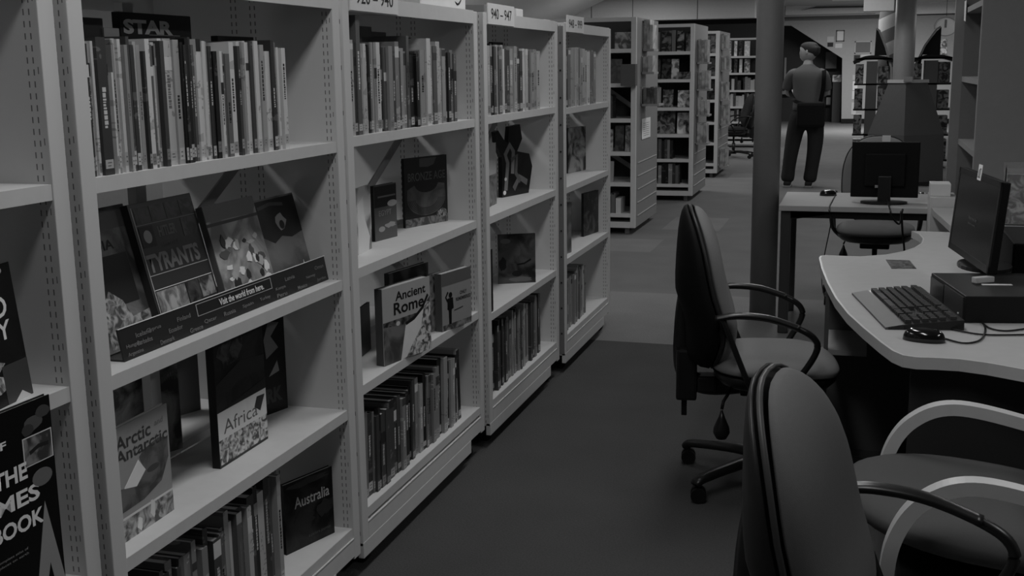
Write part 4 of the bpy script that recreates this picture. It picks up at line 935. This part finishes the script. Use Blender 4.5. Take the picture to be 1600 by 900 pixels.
# cables
def cable(name, pts, label, r_=.0028, mat=BLACK):
    o = MB().sweep(spline(pts, 8), r_, r_, mat, n=6, up=(0.1,0.2,1)).build(name); tag(o, label, 'cable'); return o
def D(px, py, dz=.004, z=DT): q = hit((px, py), 2, z+dz); return (q.x, q.y, z+dz)
cable('cable', [D(1465,508),D(1500,517),D(1540,523),D(1600,523)], 'black keyboard cable running to the right edge of the near desk')
cable('cable', [D(1473,528),D(1505,536),D(1530,532),D(1539,519),D(1537,507),D(1524,492)], 'looping black mouse cable on the near desk')
cable('cable', [D(1531,500),D(1545,512),D(1570,517),D(1600,514)], 'thin dark cable at the foot of the flat computer')
cable('cable', [(mq2.x+.04,mq2.y-.04,DT+.004),(hit((1296,322),2,DT).x,6.43,DT+.004),(hit((1297,325),1,6.37).x,6.365,DT-.02),tuple(hit((1298,350),1,6.5)),tuple(hit((1288,400),1,6.7)),tuple(hit((1284,440),1,6.7)),tuple(hit((1290,470),1,6.6))], 'thin mouse cable hanging down from the far desk', .003, flat(.02))
cable('cable', [(.15,6.72,DT+.02),(hit((1390,325),2,DT).x,6.40,DT+.004),tuple(hit((1393,338),1,6.36)),tuple(hit((1405,350),1,6.4)),tuple(hit((1408,330),1,6.44)),], 'black screen cable looped over the front of the far desk', .005)
cable('cable', [(hit((1408,320),2,DT).x,6.40,DT+.004),tuple(hit((1409,335),1,6.36)),tuple(hit((1410,360),1,6.45)),tuple(hit((1413,392),1,6.5)),tuple(hit((1414,440),1,6.5))], 'black power cable dropping under the far desk', .006)
# leaflet holder at the right edge behind the screen
A = hit((1566,352), 2, .762); R = empty('leaflet_holder', (A.x,A.y,.762)); tag(R, 'clear leaflet holder with pale papers on the worktop behind the near screen', 'leaflet holder')
gl, t_, b_ = nt('clear_acrylic'); b_.inputs['Transmission Weight'].default_value = .9; b_.inputs['Roughness'].default_value = .1; b_.inputs['IOR'].default_value = 1.3; b_.inputs['Base Color'].default_value = (.8,.8,.8,1)
MB().box((0,0,0), (.34,.004,.26), gl).box((0,.1,0), (.34,.104,.28), gl).box((0,0,0), (.34,.104,.004), flat(.2)).box((0,0,0), (.004,.104,.27), gl).build('holder', R)
MB().box((.01,.02,.006), (.10,.05,.23), picture_mat(50,115,20,111)).build('leaflet', R); MB().box((.12,.02,.006), (.22,.06,.25), picture_mat(40,80,20,112)).build('leaflet', R)
MB().box((.24,.02,.006), (.33,.06,.24), picture_mat(20,60,20,113)).build('leaflet', R)

# ------------------------------------------------------------------ tall bookcase on the right
BX, BY0, BY1 = .555, 6.32, 7.45
R = empty('tall_bookcase', (BX,BY0,0)); tag(R, 'tall grey empty bookcase seen from its end at the right', 'bookcase')
BD = .42; BL_ = BY1-BY0; GB = flat(.19,.6,.25); GBf = flat(.26,.6,.3)
MB().box((0,0,0), (BD,.03,2.6), GB).box((-.004,0,0), (0,.03,2.6), GBf).build('side_panel', R)
MB().box((0,BL_-.03,0), (BD,BL_,2.6), GB).box((-.055,BL_-.03,0), (0,BL_,2.6), GBf).build('side_panel', R)
MB().box((BD-.02,.03,0), (BD,BL_-.03,2.6), GB).build('back_panel', R)
for zz in (2.2,1.805,1.412,1.045,.70,.35,.08):
    MB().box((0,.03,zz-.03), (BD-.02,BL_-.03,zz), flat(.22,.6,.3)).build('shelf', R)
A = hit((1507,10), 0, BX-.01); o = MB().prism([(0,0),(.13,0),(.10,-.11),(-.02,-.12)], 0, -.001, .001, PAPER).build('paper_slip', loc=(BX-.008,A.y-.1,A.z+.03)); tag(o, 'white paper slip hanging from the bookcase top shelf', 'paper')
A = hit((1511,268), 2, 1.05) ; o = MB().box((0,0,0), (.06,.10,.045), flat(.35,.5,.3), .006).build('small_ornament', loc=(BX+.03,6.62,.701)); tag(o, 'small pale object on a lower shelf of the tall bookcase', 'ornament')

# ------------------------------------------------------------------ children's corner
def TP(px, py, y): q = hit((px, py), 1, y); return q
y = 15.3
pts_t = [TP(1391,128,y), TP(1416,128,y-.25), TP(1447,128,y)]; pts_m = [TP(1361,219,y), TP(1414,219,y-.35), TP(1473,212,y)]
st = MB(); zt, zm = pts_t[1].z, .60
cx = (pts_t[0].x+pts_t[2].x)/2
def ring(z_, hw, fw): return [(cx-hw, y, z_), (cx-.03, y-fw, z_), (cx+hw, y, z_), (cx+.03, y+fw, z_)]
vs = ring(0,.47,.42)+ring(.62,.45,.40)+ring(zt,.225,.2)
st.add(vs, [(3,2,1,0),(8,9,10,11)]+[(j*4+i, j*4+(i+1) % 4, (j+1)*4+(i+1) % 4, (j+1)*4+i) for j in (0,1) for i in range(4)], flat(.066,.8,.2))
o = st.build('tapered_stand'); tag(o, 'large dark grey tapered stand around the foot of the pale column', 'display stand')
MB().sweep([(cx-.235,y,zt+.005),(cx-.03,y-.21,zt+.005),(cx+.235,y,zt+.005)], .015, .02, flat(.35,.7,.2), ell=False).build('top_edge', o)
MB().box((cx-.06,y-.24,zt), (cx+.04,y-.16,zt+.06), flat(.22)).build('top_clip', o)
MB().box((cx-.2,y-.30,.0), (cx+.47,y-.02,.04), BLACK).build('plinth', o)
def fin_shelf(side, x0, x1, y, label):
    R = empty('end_bookcase', (x0,y,0)); tag(R, label, 'bookcase', 'black bookcases beside the pale column'); W = x1-x0
    MB().box((W*.32,0,0), (W*.62,.5,1.52), flat(.12,.6,.3)).build('centre_panel', R)
    s = MB()
    for i in range(5):
        zz = .10+i*.36; s.box((0,.0,zz), (W,.5,zz+.025), BLACK)
    s.build('shelf_board', R)
    tp = MB(); tp.sweep(spline([(-.02,.25,1.50),(W*.3,.25,1.57),(W*.7,.25,1.57),(W+.02,.25,1.52)]), .25, .025, BLACK, ell=False); tp.build('curved_top', R)
    f_ = MB()
    if side < 0:
        pts = [(W*.52,1.60),(W*.54,1.98),(W*.62,1.94),(W*.82,1.70),(W*.98,1.42),(W*.98,1.28),(W*.86,1.50),(W*.86,1.60)]
        ribp = [(W*.54,1.98),(W*.62,1.95),(W*.82,1.71),(W*.98,1.43),(W*1.0,1.25)]
    else:
        pts = [(W*.66,1.60),(W*.66,1.98),(W*.56,1.93),(W*.30,1.72),(W*.12,1.46),(W*.10,1.28),(W*.22,1.46),(W*.25,1.60)]
        ribp = [(W*.64,1.985),(W*.54,1.95),(W*.29,1.73),(W*.10,1.47),(W*.07,1.25)]
    f_.prism(pts, 1, .1, .13, flat(.012,.6,.2)); f_.build('pointed_fin', R)
    MB().sweep([(a,.10,b_) for a, b_ in ribp], .014, .03, flat(.36,.6,.2), up=(0,1,0), ell=False).build('fin_edge', R)
    q = random.Random(int(x0*100)+3)
    for i in range(4):
        zz = .125+i*.36
        for (u0, u1) in ((.02,.30),(.65,.98)):
            m_ = MB().box((0,0,0), (W*(u1-u0)*.8,.3,.27+q.uniform(-.04,.03)), picture_mat(14,75,14,i+int(u0*10)+(5 if side > 0 else 0))).build('book', loc=(x0+W*u0,y+.05,zz)); tag(m_, 'dark picture book %s the grey panel of the %s black bookcase, %s shelf up' % ('left of' if u0 < .5 else 'right of', 'left' if side < 0 else 'right', ORD[i]), 'book', 'books in the black bookcases')
    return R
fin_shelf(-1, hit((1336,95),1,17.6).x, hit((1394,95),1,17.6).x, 17.6, 'black bookcase with a pointed fin left of the pale column')
fin_shelf(1, hit((1425,95),1,17.6).x, hit((1480,95),1,17.6).x+.1, 17.6, 'black bookcase with a pointed fin right of the pale column')
# striped hanging
stm, t_, b_ = nt('striped_cloth'); b_.inputs['Roughness'].default_value = .85
tc = t_.nodes.new('ShaderNodeTexCoord'); s = t_.nodes.new('ShaderNodeSeparateXYZ'); t_.links.new(tc.outputs['Object'], s.inputs[0])
sl = math_node(t_, 'SUBTRACT', s.outputs[2], math_node(t_, 'MULTIPLY', s.outputs[0], .45))
fz = math_node(t_, 'LESS_THAN', math_node(t_, 'FRACT', math_node(t_, 'DIVIDE', sl, .40)), .5)
t_.links.new(mix_vals(t_, fz, .13, .42), b_.inputs['Base Color'])
a = hit((1389,60), 1, 18.6)
o = MB().lathe([(.135,1.1),(.15,1.6),(.16,2.1),(.13,2.42)], (0,0,0), stm, 28).build('striped_roll', loc=(a.x,18.6,0)); tag(o, 'hanging roll of striped cloth behind the pale column', 'cloth hanging')
MB().sweep([(0,0,2.4),(0,0,CEIL)], .008, .008, BLACK, n=6, up=(1,0,0)).build('hanging_cord', o)
a = hit((1372,8), 1, 16.2)
o = MB().box((-.18,-.1,0), (.20,.1,.5), flat(.62,.6,.2), .01); o = o.build('ceiling_box', loc=(a.x,16.2,hit((1372,18),1,16.2).z)); tag(o, 'white box fitting hanging from the ceiling left of the pale column', 'ceiling fitting')
# round emblem, wall papers
a = hit((1478,41), 1, 19.5); o = MB().prism([(.17*math.cos(k*math.pi/16), .145*math.sin(k*math.pi/16)) for k in range(32)], 1, -.01, .01, flat(.42,.5,.3)).build('round_sign', loc=(a.x,19.5,a.z)); tag(o, 'pale round sign hanging right of the pale column', 'sign')
MB().sweep([(.17*math.cos(k*math.pi/16),-.012,.145*math.sin(k*math.pi/16)) for k in range(33)], .008, .01, flat(.2), up=(0,1,0), ell=False).build('rim', o)
MB().box((-.02,-.014,-.02), (.01,-.01,.1), flat(.1)).build('emblem_mark', o)
MB().sweep([(0,0,.14),(0,0,CEIL-a.z)], .004, .004, BLACK, n=6, up=(1,0,0)).build('hanging_cord', o)
def wall_item(pl, pr, pt, pb, label, cat, nm, g=None, mat=None, y=wy-.001, th=.012, frame=None, on_floor=False):
    A = hit((pl,pb),1,y); B = hit((pr,pt),1,y)
    if on_floor: A.z = 0
    o = MB().box((0,-th,0), (B.x-A.x,0,B.z-A.z), mat or flat(alb(g))).build(nm, loc=(A.x,y,A.z)); tag(o, label, cat)
    if frame is not None:
        W, H = B.x-A.x, B.z-A.z; f_ = .025; m2 = flat(alb(frame)); k = MB()
        k.box((0,-th-.01,0), (W,-th,f_), m2).box((0,-th-.01,H-f_), (W,-th,H), m2).box((0,-th-.01,0), (f_,-th,H), m2).box((W-f_,-th-.01,0), (W,-th,H), m2); k.build('frame', o)
    return o
wall_item(1306,1320,47,65,'white framed notice high on the far wall','notice','notice',112,frame=60)
wall_item(1292,1303,57,66,'small pale paper left of the framed notice on the far wall','paper','paper',100)
wall_item(1293,1302,66.5,73,'small dark card under the pale paper on the far wall','card','card',22)
wall_item(1305,1316,68,75,'white paper under the framed notice on the far wall','paper','paper',108)
wall_item(1335,1362,64,84,'grey framed board on the far wall beside the black bookcase','board','notice_board',62,frame=96)
wall_item(1334,1344,86,98,'dark small poster under the grey framed board','poster','poster',30)
wall_item(1345,1360,85,94,'pale sheet under the grey framed board','paper','paper',104)
for k, (a, c, t0, t1) in enumerate(((1332,1341,117,125),(1332,1340,127,141),(1331,1338,142,155),(1330,1338,160,179))):
    wall_item(a,c,t0,t1,'white leaflet on the far wall left of the black bookcase, %s from the top' % ORD[k],'leaflet','leaflet',(100,118,112,104)[k])
wall_item(1463,1480,61,73,'upper sheet of pale drawings right of the pale column','poster','poster',mat=picture_mat(60,120,10,7))
wall_item(1462,1480,74,88,'lower sheet of pale drawings right of the pale column','poster','poster',mat=picture_mat(60,120,10,8))
wall_item(1290,1308,81,107,'grey wall cabinet in the dark opening behind the person','cabinet','wall_cabinet',58,y=31.6,th=.25)
wall_item(1300,1315,128,183.8,'dark grey counter in the opening with boxes on it','counter','counter',34,y=31.4,th=.4,on_floor=True)
wall_item(1301,1315,117,127.8,'pale box on the counter in the dark opening','box','box',mat=picture_mat(50,110,6,9),y=31.2,th=.2)
a = hit((1289.5,184),1,31.5); b_ = hit((1299.5,118),1,31.5)
o = MB().box((0,-.02,-a.z), (b_.x-a.x,0,b_.z-a.z), BLACK)
for k in range(3): zz = hit((1291,133.5+k*15),1,31.5).z-a.z; o.box((0,-.14,zz-.02), (b_.x-a.x,0,zz), BLACK)
tag(o.build('leaflet_stand', loc=(a.x,31.5,a.z)), 'black leaflet stand in the dark opening behind the person', 'leaflet stand')
for k in range(3): wall_item(1291,1298,122+k*15,133.2+k*15,'pale leaflet stack in the dark opening, %s down' % ORD[k],'leaflets','leaflet_stack',70,y=31.47,th=.1)
wall_item(1225,1229,90,123,'pale strip poster just right of the dark column','poster','poster',80,y=31.6,th=.02)
o = wall_item(1223,1236,142,147,'pale narrow ledge behind the person','ledge','wall_ledge',70,y=31.6,th=.2)

# ------------------------------------------------------------------ the person
def skin(name, joints, edges, mat, parent, sub=2, root=0, smooth=True):
    me = bpy.data.meshes.new(name); me.from_pydata([j[0] for j in joints], edges, []); me.update()
    o = bpy.data.objects.new(name, me); COL.objects.link(o)
    md = o.modifiers.new('skin', 'SKIN'); md.use_smooth_shade = True
    lay = me.skin_vertices[0].data if me.skin_vertices else None
    if lay is None:
        bm = bmesh.new(); bm.from_mesh(me); bm.verts.layers.skin.verify(); bm.to_mesh(me); bm.free(); lay = me.skin_vertices[0].data
    for i, j in enumerate(joints):
        r_ = j[1]; lay[i].radius = (r_, r_) if not isinstance(r_, tuple) else r_
        lay[i].use_root = (i == root)
    s2 = o.modifiers.new('sub', 'SUBSURF'); s2.levels = sub; s2.render_levels = sub
    dg = bpy.context.evaluated_depsgraph_get(); m2 = bpy.data.meshes.new_from_object(o.evaluated_get(dg))
    m2.materials.clear(); m2.materials.append(mat)
    for p in m2.polygons: p.use_smooth = True
    bpy.data.objects.remove(o); o = bpy.data.objects.new(name, m2); COL.objects.link(o)
    if parent: o.parent = parent
    return o
PX, PY = -.70, 14.65
STRAP = flat(.008,.95,.03)
P = empty('person', (PX,PY,0)); tag(P, 'person seen from behind in a grey T-shirt and dark jeans, head turned left, bag slung', 'person')
SK = flat(.34,.55,.3); SH = flat(.11,.85,.15); JN = flat(.028,.85,.15); HR = flat(.03,.8,.2)
# body: neck, head, arms (facing +y, folded in front; face turned to -x)
body = [((.03,.0,1.05),.07),((.035,.0,1.25),.07),((.045,.0,1.40),.07),((.045,.015,1.50),.055),((.045,.03,1.56),.056),
        ((-.09,.0,1.40),.045),((-.14,.02,1.36),.045),((-.195,.09,1.19),.046),((-.185,.14,1.12),.043),((-.08,.24,1.18),.036),((.0,.28,1.20),.030),
        ((.18,.0,1.40),.045),((.225,.02,1.36),.045),((.262,.09,1.18),.046),((.25,.15,1.12),.043),((.14,.25,1.17),.036),((.07,.29,1.19),.030)]
ed = [(0,1),(1,2),(2,3),(3,4),(2,5),(5,6),(6,7),(7,8),(8,9),(9,10),(2,11),(11,12),(12,13),(13,14),(14,15),(15,16)]
skin('body', body, ed, SK, P)
for s_, wx in ((1,.01),(-1,.06)):
    for k in range(5):
        y0 = .30; j = [((wx,y0,1.205+.0),.012),((wx+s_*.045,y0+.005,1.235-.018*k),.0095),((wx+s_*.085,y0-.005,1.232-.018*k),.008)] if k < 4 else [((wx,y0,1.21),.012),((wx+s_*.015,y0-.02,1.255),.010),((wx+s_*.035,y0-.03,1.275),.008)]
        skin('finger', j, [(0,1),(1,2)], SK, P, 1)
# head, face towards -x (turned left) and a little away
hd = pad(.078, .118, .10, .10, lambda q: 0, SK, 2.2, 32, 10)
hv = []
for (x, y, q) in hd.v:
    xx = -x; yy = y; zz = q
    if zz < -.02: xx = xx*(1-.25*min(1, (-zz-.02)/.1)) - .018*min(1, (-zz-.02)/.1)
    if xx < -.05:
        if abs(yy) < .022 and -.035 < zz < .02: xx -= .020*(1-abs(yy)/.022)*(1-abs(zz+.012)/.04)
        if abs(yy) < .05 and .01 < zz < .035: xx += .006
        if abs(yy) < .03 and -.07 < zz < -.05: xx -= .004
    hv.append((xx, yy, zz))
hd.v = hv
H_ = hd.build('head', P, loc=(.045,.03,1.635), rot=(0,0,-.35)); weld(H_)
for s_ in (-1, 1):
    e_ = pad(.012, .028, .008, .008, lambda q: 0, SK, 2, 16, 5); e_.v = [(v[1]+.01, v[0]+s_*.08, v[2]) for v in e_.v]; weld(e_.build('ear', H_))
    MB().lathe([(.002,-.004),(.008,0),(.002,.004)], (-.088,s_*.030,.018), INK, 10).build('eye', H_)
MB().box((-.098,-.022,-.060), (-.088,.022,-.055), flat(.12)).build('mouth', H_)
hr = pad(.081, .090, .102, .104, lambda q: 0, HR, 2.2, 32, 10); hr.v = [(-v[0]+(.03 if v[2] < .03 else .006), v[1], v[2]+.032) for v in hr.v]
hr.v = [((max(v[0],-.055+(.06-v[2])*.9) if v[2] < .06 else v[0]), v[1], v[2]) for v in hr.v]; weld(hr.build('hair', H_))
# T-shirt
def loft(mb, rings, mat, n=24):
    vs = []; fs = []
    for (cx_, cy_, z_, a_, b_) in rings:
        for i in range(n):
            t = 2*math.pi*i/n; vs.append((cx_+a_*math.copysign(abs(math.cos(t))**.85, math.cos(t)), cy_+b_*math.copysign(abs(math.sin(t))**.9, math.sin(t)), z_))
    for j in range(len(rings)-1):
        for i in range(n): fs.append((j*n+i, j*n+(i+1) % n, (j+1)*n+(i+1) % n, (j+1)*n+i))
    fs.append(tuple(range(n))[::-1]); fs.append(tuple(range((len(rings)-1)*n, len(rings)*n))); mb.add(vs, fs, mat, True)
ts = MB(); loft(ts, [(.045,0,.94,.165,.125),(.045,0,.99,.166,.125),(.045,0,1.10,.160,.118),(.045,0,1.22,.172,.125),(.045,0,1.32,.186,.128),(.045,-.005,1.385,.185,.118),(.045,-.005,1.43,.155,.098),(.045,0,1.465,.095,.078),(.045,.005,1.49,.066,.064)], SH)
for pts in ([(-.08,0,1.385),(-.135,.015,1.365),(-.175,.05,1.29),(-.20,.085,1.20)], [(.17,0,1.385),(.225,.015,1.36),(.252,.05,1.28),(.27,.09,1.19)]):
    ts.sweep(spline(pts, 6), .064, .064, SH, up=(0,1,0), n=16, taper=lambda q: .95+.1*math.sin(q*3))
ts.build('t_shirt', P)
# trousers
tr = [((.045,.0,1.0),(.16,.13)),((.045,.0,.90),(.18,.14)),((-.06,.0,.78),.125),((-.095,.01,.62),.108),((-.12,.0,.45),.095),((-.145,.0,.24),.086),((-.16,.0,.05),.090),
      ((.15,.0,.78),.125),((.165,.01,.62),.108),((.155,.0,.45),.095),((.13,.0,.24),.086),((.105,.0,.05),.090)]
o = skin('trousers', tr, [(0,1),(1,2),(2,3),(3,4),(4,5),(5,6),(1,7),(7,8),(8,9),(9,10),(10,11)], JN, P, root=1)
for sx in (-.155, .10):
    s_ = MB(); s_.box((sx-.05,-.10,0), (sx+.045,.19,.025), flat(.25), .008); s_.box((sx-.045,-.09,.02), (sx+.04,.18,.075), INK, .018); s_.build('shoe', P)
MB().sweep(spline([(.235,.02,1.42),(.238,-.08,1.40),(.24,-.135,1.33),(.235,-.14,1.20),(.21,-.14,1.05)]), .024, .006, STRAP, up=(0,1,0), ell=False).build('bag_strap', P)
MB().sweep(spline([(-.16,.05,1.17),(-.11,-.10,1.07),(-.02,-.128,1.03),(.10,-.135,1.0)]), .02, .006, BLACK, up=(0,1,0), ell=False).build('waist_strap', P)
bgm = MB(); bgm.box((-.06,-.24,.74), (.27,-.135,1.04), flat(.006,.8,.2), .035); o = bgm.build('shoulder_bag'); o.location = (PX,PY,0); tag(o, 'black bag slung at the lower back of the person', 'bag')
